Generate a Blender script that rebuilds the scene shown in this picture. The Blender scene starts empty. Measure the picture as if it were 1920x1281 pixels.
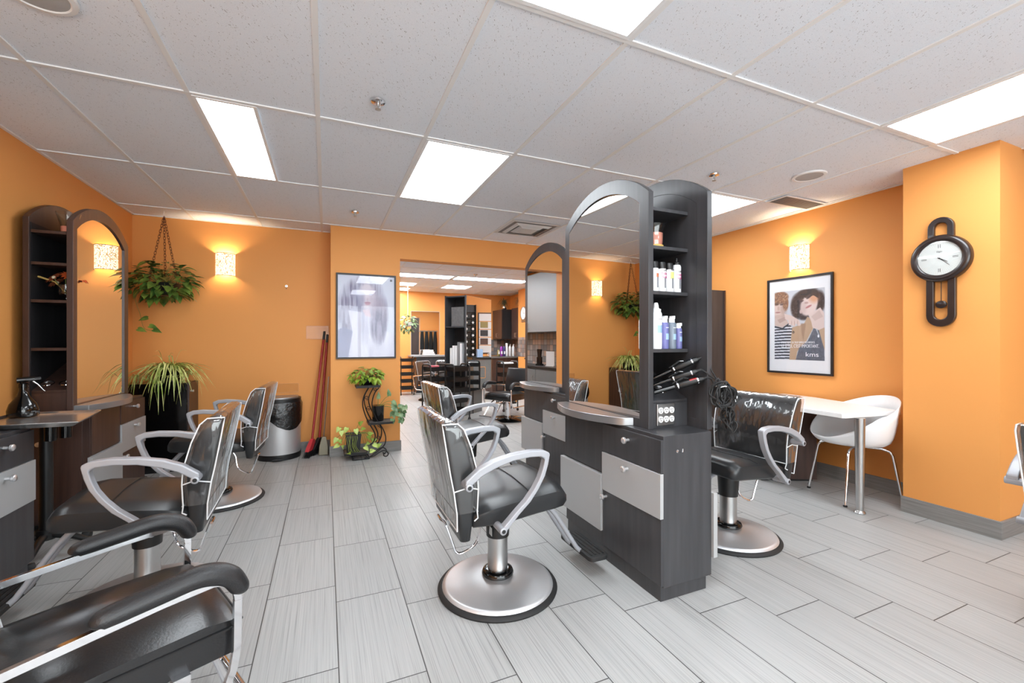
import bpy, bmesh, math, random
import numpy as np
from mathutils import Vector, Matrix
R = math.radians; PI = math.pi
S = bpy.context.scene
C = S.collection

# ---------------------------------------------------------------- camera, world, exposure
H, CEIL = 1.25, 2.526
cd = bpy.data.cameras.new('camera'); cam = bpy.data.objects.new('camera', cd); C.objects.link(cam)
cam.location = (0, 0, H); cam.rotation_euler = (R(90), 0, -.40797)
cd.sensor_width = 36; cd.lens = 808.5 / 1920 * 36; cd.shift_y = 1.3 / 1920; cd.clip_start = .02
S.camera = cam
S.view_settings.view_transform = 'Standard'; S.view_settings.look = 'None'
S.view_settings.exposure = 0.0; S.view_settings.gamma = 1; S.view_settings.use_curve_mapping = False
w = bpy.data.worlds.new('daylight'); S.world = w; w.use_nodes = True
w.node_tree.nodes['Background'].inputs[0].default_value = (.93, .96, 1, 1)
w.node_tree.nodes['Background'].inputs[1].default_value = 9.0
S.cycles.max_bounces = 8; S.cycles.diffuse_bounces = 5; S.cycles.glossy_bounces = 5
S.cycles.transparent_max_bounces = 16; S.cycles.transmission_bounces = 6
S.cycles.caustics_reflective = False; S.cycles.caustics_refractive = False
S.cycles.sample_clamp_indirect = 6
pl = bpy.data.lights.new('fill_window_portal', 'AREA'); pl.shape = 'RECTANGLE'; pl.size = 5.0; pl.size_y = 2.1
pl.cycles.is_portal = True  # portal for the unseen windows added behind the camera
plo = bpy.data.objects.new('fill_window_portal', pl); C.objects.link(plo); plo.location = (.9, -2.98, 1.3); plo.rotation_euler = (R(90), 0, 0)
PANEL = 17.0        # radiance of the fluorescent ceiling panels
SCONCE = 11.0

# ---------------------------------------------------------------- materials
def lin(r, g, b):
    f = lambda c: (c / 255 / 12.92) if c / 255 <= .04045 else ((c / 255 + .055) / 1.055) ** 2.4
    return (f(r), f(g), f(b), 1)
class NT:
    def __init__(s, name):
        s.m = bpy.data.materials.new(name); s.m.use_nodes = True
        s.t = s.m.node_tree; s.b = s.t.nodes['Principled BSDF']; s.o = s.t.nodes['Material Output']
    def n(s, typ, **k):
        x = s.t.nodes.new('ShaderNode' + typ)
        for a, v in k.items(): setattr(x, a, v)
        return x
    def l(s, a, b): s.t.links.new(a, b)
    def math(s, op, a, b=0.0, c=None):
        x = s.n('Math', operation=op)
        for i, v in enumerate((a, b) if c is None else (a, b, c)):
            if isinstance(v, (int, float)): x.inputs[i].default_value = v
            else: s.l(v, x.inputs[i])
        return x.outputs[0]
    def coord(s, scale=(1, 1, 1), kind='Object'):
        tc = s.n('TexCoord'); mp = s.n('Mapping'); mp.inputs['Scale'].default_value = scale
        s.l(tc.outputs[kind], mp.inputs[0]); return mp.outputs[0]
    def noise(s, vec, scale=5, detail=3, rough=.5):
        x = s.n('TexNoise'); x.inputs['Scale'].default_value = scale; x.inputs['Detail'].default_value = detail
        x.inputs['Roughness'].default_value = rough; s.l(vec, x.inputs['Vector']); return x.outputs[0]
    def ramp(s, fac, *stops):
        x = s.n('ValToRGB'); e = x.color_ramp.elements
        while len(e) < len(stops): e.new(.5)
        for i, (p, c) in enumerate(stops): e[i].position = p; e[i].color = c
        s.l(fac, x.inputs[0]); return x.outputs[0]
    def mixc(s, fac, a, b):
        x = s.n('Mix', data_type='RGBA')
        for i, v in ((0, fac), (6, a), (7, b)):
            if isinstance(v, (int, float, tuple)): x.inputs[i].default_value = v
            else: s.l(v, x.inputs[i])
        return x.outputs[2]
    def bump(s, h, strength=.3, dist=.002):
        x = s.n('Bump'); x.inputs['Strength'].default_value = strength; x.inputs['Distance'].default_value = dist
        s.l(h, x.inputs['Height']); s.l(x.outputs[0], s.b.inputs['Normal'])
def mat(name, col, rough=.5, metal=0., spec=.5, emit=None, estr=0, coat=0, alpha=None, bump=None, vary=None):
    q = NT(name); b = q.b
    b.inputs['Base Color'].default_value = col; b.inputs['Roughness'].default_value = rough
    b.inputs['Metallic'].default_value = metal; b.inputs['Specular IOR Level'].default_value = spec
    b.inputs['Coat Weight'].default_value = coat
    if emit: b.inputs['Emission Color'].default_value = emit; b.inputs['Emission Strength'].default_value = estr
    if bump: q.bump(q.noise(q.coord(), bump[0], 4), bump[1], bump[2] if len(bump) > 2 else .002)
    if vary:  # mottled colour: (scale xyz, second colour)
        q.l(q.mixc(q.noise(q.coord(vary[0]), 1, 4), col, vary[1]), b.inputs['Base Color'])
    return q.m
M = {}
def wood(name, a, b, rough=.38):
    q = NT(name); n = q.noise(q.coord((30, 30, 2.0)), 1, 4, .5)
    q.l(q.ramp(n, (.3, a), (.72, b)), q.b.inputs['Base Color']); q.b.inputs['Roughness'].default_value = rough
    return q.m
M['wood'] = wood('dark_laminate', lin(52, 52, 55), lin(65, 65, 68), .34)
M['brown'] = wood('brown_laminate', lin(58, 42, 38), lin(78, 57, 50))
M['inner'] = wood('shelf_laminate', lin(26, 25, 27), lin(38, 36, 38), .5)
M['silver'] = mat('silver_laminate', lin(176, 177, 178), .42, .25)
M['ledge'] = mat('brushed_ledge', lin(168, 168, 170), .3, .75)
def brushed(name, col, rough, aniso):
    q = NT(name); b = q.b; b.inputs['Base Color'].default_value = col; b.inputs['Metallic'].default_value = .78
    b.inputs['Roughness'].default_value = rough; b.inputs['Anisotropic'].default_value = aniso
    t = q.n('Tangent', direction_type='RADIAL', axis='Z'); q.l(t.outputs[0], b.inputs['Tangent']); return q.m
M['brushed'] = brushed('brushed_steel', lin(214, 214, 216), .40, .6)
M['knobm'] = mat('satin_knob', lin(226, 226, 228), .34, .85)
M['steel'] = mat('satin_steel', lin(190, 190, 190), .28, 1)
M['traym'] = mat('tray_steel', lin(226, 224, 222), .22, .9)
M['chrome'] = mat('chrome', lin(225, 225, 228), .07, 1)
M['arm'] = mat('silver_paint', lin(160, 162, 168), .38, .2)
M['vinyl'] = mat('black_vinyl', lin(34, 35, 37), .36, 0, .5, bump=(260, .12, .001))
M['leather'] = mat('black_leather', lin(22, 22, 24), .28, 0, .6, bump=(160, .2, .0015))
M['pad'] = mat('grained_pad', lin(30, 30, 32), .42, 0, .5, bump=(220, .5, .002))
M['black'] = mat('black_plastic', lin(20, 20, 21), .4)
M['gloss'] = mat('gloss_black', lin(10, 10, 11), .12, 0, .6)
M['rubber'] = mat('rubber', lin(28, 28, 29), .65)
M['white'] = mat('white_plastic', lin(238, 239, 241), .3)
M['paper'] = mat('white_card', lin(238, 239, 240), .7)
M['tabletop'] = mat('white_tabletop', lin(238, 238, 238), .25)
M['red'] = mat('red_metal', lin(150, 30, 30), .4)
M['redp'] = mat('red_plastic', lin(190, 50, 55), .45)
M['taupe'] = mat('taupe_plastic', lin(128, 120, 100), .5)
M['iron'] = mat('black_iron', lin(22, 20, 20), .5, .3)
M['slate'] = mat('slate', lin(110, 108, 108), .6, bump=(40, .3), vary=((30, 30, 30), lin(70, 70, 72)))
M['clockwood'] = mat('mahogany', lin(36, 25, 24), .28, 0, .5, coat=.15)
M['frameblack'] = mat('black_frame', lin(26, 22, 23), .45)
M['dial'] = mat('dial', lin(222, 222, 220), .5)
M['ink'] = mat('dark_ink', lin(40, 38, 40), .6)
M['mirror'] = mat('mirror_glass', (.86, .87, .87, 1), .0, 1)
M['stem'] = mat('stem', lin(120, 130, 60), .6)
M['candle'] = mat('candle', lin(224, 140, 120), .6)
M['cream'] = mat('cream', lin(240, 224, 190), .6)
M['amber'] = mat('amber_bottle', lin(236, 168, 20), .25)
M['bottle'] = mat('pale_bottle', lin(222, 222, 224), .3)
M['blue'] = mat('violet_blue', lin(104, 106, 160), .35)
M['slateb'] = mat('slate_blue', lin(112, 124, 138), .35)
M['purple'] = mat('purple_bottle', lin(150, 60, 170), .3)
M['olive'] = mat('olive_bottle', lin(130, 116, 70), .3)
M['navy'] = mat('navy_bottle', lin(70, 66, 120), .3)
M['magenta'] = mat('magenta_ink', lin(176, 32, 110), .6)
M['lime'] = mat('lime_ink', lin(214, 222, 120), .6)
M['skyink'] = mat('sky_ink', lin(150, 180, 214), .6)
M['greyink'] = mat('grey_ink', lin(120, 122, 128), .6)
M['whiteink'] = mat('white_ink', lin(244, 244, 246), .6)
M['orangep'] = mat('orange_petal', lin(214, 92, 40), .6)
M['rustp'] = mat('rust_petal', lin(176, 96, 60), .6)
M['gold'] = mat('gold_grass', lin(206, 170, 90), .6)
M['sock'] = mat('outlet_white', lin(232, 232, 232), .35)
M['greylam'] = mat('grey_laminate', lin(112, 113, 112), .45, bump=(60, .05), vary=((120, 120, 120), lin(92, 93, 92)))
M['greydoor'] = mat('grey_brushed', lin(150, 152, 154), .4, .3)
M['cloth'] = mat('black_cloth', lin(28, 30, 32), .85, bump=(30, .6, .01))
M['towel'] = mat('towel', lin(226, 226, 228), .9)
M['pink'] = mat('pink_case', lin(196, 84, 96), .5)
M['bag'] = mat('bin_bag', lin(14, 14, 16), .22, 0, .7, bump=(24, .9, .012))
M['wallplate'] = mat('vent_grey', lin(120, 120, 120), .5)
M['ventwhite'] = mat('vent_white', lin(205, 205, 205), .5)
M['bar'] = mat('ceiling_grid_paint', lin(232, 233, 234), .5)
M['glasspane'] = mat('fill_window_glass', (1, 1, 1, 1), 0); 
def clear(name, tint, amount, rough=.06, bump=None, body=None, power=4.0):
    """thin clear film: mostly see-through, mirror-like glints by Fresnel and crinkles"""
    q = NT(name); tr = q.n('BsdfTransparent'); tr.inputs[0].default_value = tint
    gl = q.n('BsdfGlossy'); gl.inputs['Roughness'].default_value = rough
    fr = q.n('LayerWeight')        # facing is the same from both sides of a thin sheet
    fac = q.math('MINIMUM', q.math('MULTIPLY_ADD', q.math('POWER', fr.outputs['Facing'], power), .95, amount + .03), 1.0)
    if bump:
        v = q.coord((1, 1, .35)); h = q.noise(v, bump[0], 2, .45)
        bp = q.n('Bump'); bp.inputs['Strength'].default_value = bump[1]; bp.inputs['Distance'].default_value = bump[2]
        q.l(h, bp.inputs['Height']); q.l(bp.outputs[0], gl.inputs['Normal']); q.l(bp.outputs[0], fr.inputs['Normal'])
    mx = q.n('MixShader'); q.l(fac, mx.inputs[0]); q.l(tr.outputs[0], mx.inputs[1]); q.l(gl.outputs[0], mx.inputs[2])
    out = mx.outputs[0]
    if body:
        df = q.n('BsdfDiffuse'); df.inputs[0].default_value = (.9, .9, .92, 1); m2 = q.n('MixShader'); m2.inputs[0].default_value = body
        q.l(out, m2.inputs[1]); q.l(df.outputs[0], m2.inputs[2]); out = m2.outputs[0]
    q.l(out, q.o.inputs[0]); return q.m
M['film'] = clear('plastic_film', (.96, .96, .96, 1), .05, .07, (11, .7, .03), .014, 2.4)
M['piping'] = mat('film_seam', lin(226, 228, 230), .4)
M['glass'] = clear('thin_glass', (.93, .95, .95, 1), .02, .02)
M['posterglass'] = clear('poster_glass', (.97, .97, .98, 1), -.012, .02)
M['acrylic'] = clear('clear_acrylic', (.97, .96, .95, 1), -.02, .05)
M['glasspane'] = clear('fill_window_glass', (.96, .98, .97, 1), .0, .0)
M['smokeglass'] = clear('cut_glass', (.8, .8, .82, 1), .1, .08, (60, .8, .01))
def leafmat(name, a, b, rough=.35, sc=14):
    q = NT(name); q.l(q.ramp(q.noise(q.coord(), sc, 3), (.35, a), (.65, b)), q.b.inputs['Base Color'])
    q.b.inputs['Roughness'].default_value = rough; return q.m
M['leaf'] = leafmat('pothos_leaf', lin(44, 80, 34), lin(124, 148, 62), .3, 11)
M['leaf2'] = leafmat('bright_leaf', lin(88, 130, 34), lin(168, 192, 70))
M['leaf3'] = leafmat('grey_green_leaf', lin(74, 112, 70), lin(140, 166, 120))
M['leaf4'] = leafmat('lime_leaf', lin(130, 160, 60), lin(190, 206, 110))
M['blade'] = leafmat('striped_blade', lin(136, 160, 58), lin(222, 226, 150), .5, 9)
M['dryleaf'] = leafmat('dark_tuft', lin(52, 62, 44), lin(104, 106, 78), .6)

# orange paint
def paint(name, col):
    q = NT(name); n = q.noise(q.coord(), 180, 2); q.b.inputs['Base Color'].default_value = col
    q.b.inputs['Roughness'].default_value = .55; q.b.inputs['Specular IOR Level'].default_value = .3; q.bump(n, .06, .001); return q.m
M['orange'] = paint('orange_paint', lin(223, 153, 84))
M['offwhite'] = paint('white_paint', lin(214, 212, 208))
M['base'] = wood('baseboard_tile', lin(118, 116, 114), lin(140, 138, 136), .45)
# make the baseboard streaks horizontal
q = M['base'].node_tree.nodes
for n_ in q:
    if n_.type == 'MAPPING': n_.inputs['Scale'].default_value = (5, 5, 160)
def floor_mat():
    q = NT('floor_tile'); W, L = .3073, .6048
    tc = q.n('TexCoord'); sp = q.n('SeparateXYZ'); q.l(tc.outputs['Object'], sp.inputs[0]); X, Y = sp.outputs[0], sp.outputs[1]
    u = q.math('DIVIDE', q.math('SUBTRACT', X, .0462), W); col = q.math('FLOOR', u)
    off = q.math('MULTIPLY', q.math('ADD', col, 1.0), .1515)
    v = q.math('DIVIDE', q.math('ADD', q.math('SUBTRACT', Y, .575), off), L); row = q.math('FLOOR', v)
    def edge(c, size):
        f = q.math('FRACT', c); d = q.math('MINIMUM', f, q.math('SUBTRACT', 1.0, f)); return q.math('MULTIPLY', d, size)
    d = q.math('MINIMUM', edge(u, W), edge(v, L))
    grout = q.math('LESS_THAN', d, .0023)
    cb = q.n('CombineXYZ'); q.l(col, cb.inputs[0]); q.l(row, cb.inputs[1])
    wn = q.n('TexWhiteNoise', noise_dimensions='2D'); q.l(cb.outputs[0], wn.inputs[0])
    st = q.n('CombineXYZ'); q.l(q.math('MULTIPLY', X, 260), st.inputs[0]); q.l(q.math('MULTIPLY', Y, 1.6), st.inputs[1])
    q.l(q.math('MULTIPLY', wn.outputs[0], 40), st.inputs[2])
    n1 = q.noise(st.outputs[0], 1, 4, .65)
    c = q.ramp(n1, (.28, lin(134, 134, 133)), (.48, lin(165, 166, 165)), (.75, lin(178, 178, 177)))
    tone = q.math('MULTIPLY_ADD', wn.outputs[0], .08, .94)
    hs = q.n('HueSaturation'); q.l(c, hs.inputs['Color']); q.l(tone, hs.inputs['Value'])
    q.l(q.mixc(grout, hs.outputs[0], lin(70, 70, 69)), q.b.inputs['Base Color'])
    q.b.inputs['Roughness'].default_value = .38; q.b.inputs['Specular IOR Level'].default_value = .35
    q.bump(q.math('MULTIPLY', q.math('MINIMUM', d, .003), 300), .35, .001); return q.m
M['floor'] = floor_mat()
def ceil_mat():
    q = NT('acoustic_tile'); v = q.coord((1, 1, 1))
    wob = q.noise(v, 45, 2); vo = q.n('TexVoronoi'); vo.inputs['Scale'].default_value = 150; vo.inputs['Randomness'].default_value = 1
    mp = q.n('Mapping'); mp.inputs['Scale'].default_value = (1, .55, 1); q.l(v, mp.inputs[0])
    mx = q.n('Mix', data_type='VECTOR'); mx.inputs[0].default_value = .03; q.l(mp.outputs[0], mx.inputs[4])
    cx = q.n('CombineXYZ'); q.l(wob, cx.inputs[0]); q.l(wob, cx.inputs[1]); q.l(cx.outputs[0], mx.inputs[5]); q.l(mx.outputs[1], vo.inputs['Vector'])
    gate = q.math('GREATER_THAN', q.noise(v, 70, 2), .47)
    pit = q.math('MULTIPLY', q.math('LESS_THAN', vo.outputs['Distance'], .17), gate)
    fine = q.noise(v, 320, 3, .7)
    c = q.ramp(fine, (.3, lin(226, 233, 243)), (.7, lin(240, 246, 254)))
    q.l(q.mixc(pit, c, lin(140, 140, 143)), q.b.inputs['Base Color']); q.b.inputs['Roughness'].default_value = .9
    q.bump(q.math('SUBTRACT', fine, pit), .5, .002); return q.m
M['tile'] = ceil_mat()
def splash_mat():
    q = NT('slate_mosaic'); v = q.n('TexCoord'); sp = q.n('SeparateXYZ'); q.l(v.outputs['Object'], sp.inputs[0])
    a = q.math('DIVIDE', q.math('ADD', sp.outputs[0], sp.outputs[1]), .1); b = q.math('DIVIDE', sp.outputs[2], .1)
    fa, fb = q.math('FRACT', a), q.math('FRACT', b)
    g = q.math('MAXIMUM', q.math('LESS_THAN', fa, .07), q.math('LESS_THAN', fb, .07))
    cb = q.n('CombineXYZ'); q.l(q.math('FLOOR', a), cb.inputs[0]); q.l(q.math('FLOOR', b), cb.inputs[1])
    wn = q.n('TexWhiteNoise', noise_dimensions='2D'); q.l(cb.outputs[0], wn.inputs[0])
    c = q.ramp(wn.outputs[0], (0, lin(96, 96, 98)), (.4, lin(140, 138, 136)), (.7, lin(168, 140, 124)), (1, lin(120, 104, 98)))
    q.l(q.mixc(g, c, lin(52, 50, 50)), q.b.inputs['Base Color']); q.b.inputs['Roughness'].default_value = .4; return q.m
M['splash'] = splash_mat()
q = NT('lit_panel'); q.b.inputs['Base Color'].default_value = (.9, .9, .9, 1); q.b.inputs['Emission Color'].default_value = (.885, .95, 1.0, 1)
q.b.inputs['Emission Strength'].default_value = PANEL; M['lit'] = q.m
M['litrear'] = mat('lit_panel_rear', (.9, .9, .9, 1), emit=(.885, .95, 1, 1), estr=PANEL * 1.7)
def shade_mat():
    q = NT('pierced_shade'); v = q.coord(); vo = q.n('TexVoronoi', feature='DISTANCE_TO_EDGE'); vo.inputs['Scale'].default_value = 75; q.l(v, vo.inputs['Vector'])
    hole = q.math('GREATER_THAN', vo.outputs['Distance'], .13)
    q.l(q.mixc(hole, lin(170, 140, 96), lin(252, 240, 214)), q.b.inputs['Base Color'])
    q.l(q.mixc(hole, (.30, .19, .08, 1), (1, .90, .70, 1)), q.b.inputs['Emission Color'])
    sp = q.n('SeparateXYZ'); q.l(q.n('TexCoord').outputs['Object'], sp.inputs[0])
    q.b.inputs['Emission Strength'].default_value = 2.0; q.b.inputs['Roughness'].default_value = .5; return q.m
M['shade'] = shade_mat()
def print_mat():
    q = NT('printed_paper'); a = q.n('VertexColor', layer_name='print'); q.l(a.outputs[0], q.b.inputs['Base Color'])
    q.b.inputs['Roughness'].default_value = .6; return q.m
M['print'] = print_mat()

# ---------------------------------------------------------------- mesh helpers
class MB:
    def __init__(s): s.v = []; s.f = []; s.mi = []; s.m = 0
    def add(s, vs, fs, m=None):
        o = len(s.v); s.v += [tuple(p) for p in vs]; s.f += [tuple(i + o for i in f) for f in fs]
        s.mi += [s.m if m is None else m] * len(fs); return s
    def box(s, a, b, rz=0, at=None, m=None):
        (x0, y0, z0), (x1, y1, z1) = a, b
        vs = [Vector((x, y, z)) for z in (z0, z1) for x, y in ((x0, y0), (x1, y0), (x1, y1), (x0, y1))]
        if rz or at:
            mt = Matrix.Translation(at or (0, 0, 0)) @ Matrix.Rotation(rz, 4, 'Z'); vs = [mt @ p for p in vs]
        return s.add(vs, [(3, 2, 1, 0), (4, 5, 6, 7), (0, 1, 5, 4), (1, 2, 6, 5), (2, 3, 7, 6), (3, 0, 4, 7)], m)
    def prism(s, pts, lo, hi, axis='z', m=None):
        """2-D outline (ccw) extruded along an axis: x -> outline is (y,z); y -> (x,z); z -> (x,y)"""
        def P(p, t): return (t, p[0], p[1]) if axis == 'x' else (p[0], t, p[1]) if axis == 'y' else (p[0], p[1], t)
        n = len(pts); vs = [P(p, lo) for p in pts] + [P(p, hi) for p in pts]
        fs = [tuple(range(n))[::-1], tuple(range(n, 2 * n))] + [(i, (i + 1) % n, n + (i + 1) % n, n + i) for i in range(n)]
        if axis == 'y': fs = [f[::-1] for f in fs]
        return s.add(vs, fs, m)
    def ring(s, outer, inner, lo, hi, axis='z', m=None):
        """closed band between two outlines with the same number of points, extruded"""
        def P(p, t): return (t, p[0], p[1]) if axis == 'x' else (p[0], t, p[1]) if axis == 'y' else (p[0], p[1], t)
        n = len(outer); vs = [P(p, lo) for p in outer] + [P(p, lo) for p in inner] + [P(p, hi) for p in outer] + [P(p, hi) for p in inner]
        fs = []
        for i in range(n):
            j = (i + 1) % n
            fs += [(i, n + i, n + j, j), (2 * n + i, 2 * n + j, 3 * n + j, 3 * n + i), (i, j, 2 * n + j, 2 * n + i), (n + i, 3 * n + i, 3 * n + j, n + j)]
        if axis == 'y': fs = [f[::-1] for f in fs]
        return s.add(vs, fs, m)
    def tube(s, pts, r, n=8, closed=False, m=None, sx=1.0):
        """round (or flattened: sx scales the first normal) tube along a path; r may be a list"""
        P = [Vector(p) for p in pts]; k = len(P); rr = r if isinstance(r, (list, tuple)) else [r] * k
        T = []
        for i in range(k):
            a = P[i - 1] if (i or closed) else P[i]; b = P[(i + 1) % k] if (i < k - 1 or closed) else P[i]
            d = b - a; T.append(d.normalized() if d.length > 1e-9 else Vector((0, 0, 1)))
        up = Vector((0, 0, 1)) if abs(T[0].z) < .9 else Vector((0, 1, 0))
        N = (up - T[0] * up.dot(T[0])).normalized(); vs = []
        for i in range(k):
            N = N - T[i] * N.dot(T[i])
            N = N.normalized() if N.length > 1e-6 else T[i].orthogonal().normalized()
            B = T[i].cross(N)
            for j in range(n):
                a = 2 * PI * j / n; vs.append(P[i] + (N * math.cos(a) * sx + B * math.sin(a)) * rr[i])
        fs = [(i * n + j, i * n + (j + 1) % n, ((i + 1) % k) * n + (j + 1) % n, ((i + 1) % k) * n + j) for i in range(k if closed else k - 1) for j in range(n)]
        if not closed: fs += [tuple(range(n))[::-1], tuple(range((k - 1) * n, k * n))]
        return s.add(vs, fs, m)
    def lathe(s, prof, at=(0, 0, 0), n=32, m=None, ax='z', arc=2 * PI, cap=True):
        vs = []; full = abs(arc - 2 * PI) < 1e-6; nn = n if full else n + 1
        for r, z in prof:
            for j in range(nn):
                a = arc * j / n; c = (r * math.cos(a), r * math.sin(a), z)
                c = (c[2], c[0], c[1]) if ax == 'x' else (c[0], c[2], c[1]) if ax == 'y' else c
                vs.append(Vector(c) + Vector(at))
        k = len(prof)
        fs = [(i * nn + j, i * nn + (j + 1) % nn, (i + 1) * nn + (j + 1) % nn, (i + 1) * nn + j) for i in range(k - 1) for j in range(n)]
        if full and cap:
            if prof[0][0] > 1e-6: fs.append(tuple(range(nn))[::-1])
            if prof[-1][0] > 1e-6: fs.append(tuple(range((k - 1) * nn, k * nn)))
        if ax == 'y': fs = [f[::-1] for f in fs]
        return s.add(vs, fs, m)
    def ball(s, c, r, n=12, m=None):
        r = r if isinstance(r, (tuple, list)) else (r, r, r); vs = []; k = n // 2
        prof = [(math.sin(PI * i / k), -math.cos(PI * i / k)) for i in range(k + 1)]
        o = MB().lathe(prof, n=n, cap=False)
        return s.add([(c[0] + p[0] * r[0], c[1] + p[1] * r[1], c[2] + p[2] * r[2]) for p in o.v], o.f, m)
    def loft(s, secs, m=None, cap=True):
        n = len(secs[0]); vs = [p for c in secs for p in c]
        fs = [(i * n + j, i * n + (j + 1) % n, (i + 1) * n + (j + 1) % n, (i + 1) * n + j) for i in range(len(secs) - 1) for j in range(n)]
        if cap: fs += [tuple(range(n))[::-1], tuple(range((len(secs) - 1) * n, len(secs) * n))]
        return s.add(vs, fs, m)
    def xf(s, mt): s.v = [tuple(mt @ Vector(p)) for p in s.v]; return s
    def build(s, name, mats, parent=None, bevel=0, smooth=40, sub=0, loc=None, seg=2, fixn=True):
        me = bpy.data.meshes.new(name); me.from_pydata(s.v, [], s.f)
        mats = mats if isinstance(mats, (list, tuple)) else [mats]
        for x in mats: me.materials.append(M[x] if isinstance(x, str) else x)
        me.polygons.foreach_set('material_index', s.mi)
        if fixn:
            b = bmesh.new(); b.from_mesh(me); bmesh.ops.recalc_face_normals(b, faces=b.faces); b.to_mesh(me); b.free()
        if smooth:
            me.polygons.foreach_set('use_smooth', [True] * len(me.polygons)); me.set_sharp_from_angle(angle=R(smooth))
        me.update(); o = bpy.data.objects.new(name, me); C.objects.link(o)
        if parent is not None: o.parent = parent
        if loc: o.location = loc
        if bevel:
            bv = o.modifiers.new('b', 'BEVEL'); bv.width = bevel; bv.segments = seg; bv.limit_method = 'ANGLE'; bv.angle_limit = R(35)
            bv.harden_normals = True
        if sub:
            sb = o.modifiers.new('s', 'SUBSURF'); sb.levels = sb.render_levels = sub
        return o
def tag(o, label, cat, group=None):
    o['label'] = label; o['category'] = cat
    if group: o['group'] = group
    return o
def thing(name, label, cat, loc=(0, 0, 0), rz=0, group=None):
    o = bpy.data.objects.new(name, None); C.objects.link(o); o.empty_display_size = .05
    o.location = loc; o.rotation_euler = (0, 0, rz); return tag(o, label, cat, group)
def struct(o): o['kind'] = 'structure'; return o
def kids(o): return [c for c in C.objects if c.parent == o]
def copy_tree(o, parent=None):
    c = o.copy(); C.objects.link(c); c.parent = parent
    for k in kids(o): copy_tree(k, c)
    return c
def dup(o, label, loc, rz=0, name=None):
    c = copy_tree(o); c['label'] = label; c.location = loc; c.rotation_euler = (0, 0, rz)
    if name: c.name = name
    return c
def text(name, body, size, mt, material, parent, align='CENTER', ext=.0004, sx=1.0):
    cu = bpy.data.curves.new(name, 'FONT'); cu.body = body; cu.size = size; cu.align_x = align; cu.align_y = 'CENTER'; cu.extrude = ext
    t = bpy.data.objects.new('tmp', cu); C.objects.link(t)
    me = bpy.data.meshes.new_from_object(t.evaluated_get(bpy.context.evaluated_depsgraph_get()))
    bpy.data.objects.remove(t); bpy.data.curves.remove(cu)
    me.transform(Matrix.Diagonal((sx, 1, 1, 1))); me.materials.clear(); me.materials.append(M[material])
    o = bpy.data.objects.new(name, me); C.objects.link(o); o.parent = parent; o.matrix_local = mt; return o
def frame_mt(at, xdir, ydir):
    x = Vector(xdir).normalized(); y = Vector(ydir).normalized(); z = x.cross(y)
    m = Matrix((x, y, z)).transposed().to_4x4(); m.translation = Vector(at); return m
def rnd_rect(x0, x1, y0, y1, r, n=5):
    P = []
    for cx, cy, a0 in ((x1 - r, y1 - r, 0), (x0 + r, y1 - r, 90), (x0 + r, y0 + r, 180), (x1 - r, y0 + r, 270)):
        P += [(cx + r * math.cos(R(a0 + 90 * i / n)), cy + r * math.sin(R(a0 + 90 * i / n))) for i in range(n + 1)]
    return P
def smoothpath(pts, n=6, closed=False):
    P = [Vector(p) for p in pts]; k = len(P); out = []
    rng = range(k) if closed else range(k - 1)
    for i in rng:
        p1, p2 = P[i], P[(i + 1) % k]
        p0 = P[i - 1] if (i or closed) else p1; p3 = P[(i + 2) % k] if (i + 2 < k or closed) else p2
        for j in range(n):
            t = j / n
            out.append(.5 * ((2 * p1) + (p2 - p0) * t + (2 * p0 - 5 * p1 + 4 * p2 - p3) * t * t + (3 * p1 - p0 - 3 * p2 + p3) * t ** 3))
    if not closed: out.append(P[-1])
    return out
def arcpts(cx, cy, r, a0, a1, n): return [(cx + r * math.cos(R(a0 + (a1 - a0) * i / n)), cy + r * math.sin(R(a0 + (a1 - a0) * i / n))) for i in range(n + 1)]

# ---------------------------------------------------------------- the setting
XL, YB, YP, XR, YC, YF, XFAR = -1.775, 5.46, 5.10, 4.29, 1.28, -3.0, 6.0
YBB, XRB = 11.0, 4.7
def wall(name, a, b, m='orange'): return struct(MB().box(a, b).build(name, m, smooth=0))
fl = MB().box((XL - .1, YF - .1, -.06), (XFAR + .1, YBB + .1, 0)); struct(fl.build('floor', 'floor', smooth=0))
ce = MB().box((XL - .1, YF - .1, CEIL + .006), (XFAR + .1, YBB + .1, CEIL + .1)); struct(ce.build('ceiling', 'tile', smooth=0))
g = MB()
GX0, GY0, GA, GB = -.0395, 2.685, .61, 1.199
for i in range(-3, 10):
    x = GX0 + GA * i
    if XL < x < XFAR: g.box((x - .012, YF, CEIL), (x + .012, YBB, CEIL + .008))
for j in range(-5, 8):
    y = GY0 + GB * j
    if YF < y < YBB: g.box((XL, y - .012, CEIL - .0005), (XFAR, y + .012, CEIL + .008))
for a, b in (((XL, YF, CEIL - .001), (XL + .02, YB, CEIL + .008)), ((XL, YB - .02, CEIL - .001), (.05, YB, CEIL + .008)), ((.05, YP - .02, CEIL - .001), (XR, YP, CEIL + .008)), ((XR - .02, YC + .5, CEIL - .001), (XR, YP, CEIL + .008))):
    g.box(a, b)
struct(g.build('ceiling_grid', 'bar', smooth=0))
wall('wall_left', (XL - .1, YF - .1, 0), (XL, YB + .1, CEIL + .006))
wall('wall_back', (XL - .1, YB, 0), (.15, YB + .1, CEIL + .006))
mid = MB().box((.05, YP, 0), (.791, YP + .16, CEIL + .006)).box((.791, YP, 2.218), (3.35, YP + .16, CEIL + .006)).box((3.35, YP, 0), (XRB, YP + .16, CEIL + .006)).box((.05, YP + .16, 0), (.15, YBB, CEIL + .006))
struct(mid.build('wall_middle', 'orange', smooth=0))
wall('wall_right', (XR, 1.78, 0), (XR + .1, YP, CEIL + .006))
wall('wall_column', (3.92, YC, 0), (XFAR, 1.78, CEIL + .006))
wall('wall_far_right', (XFAR, YF, 0), (XFAR + .1, YC, CEIL + .006))
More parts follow.
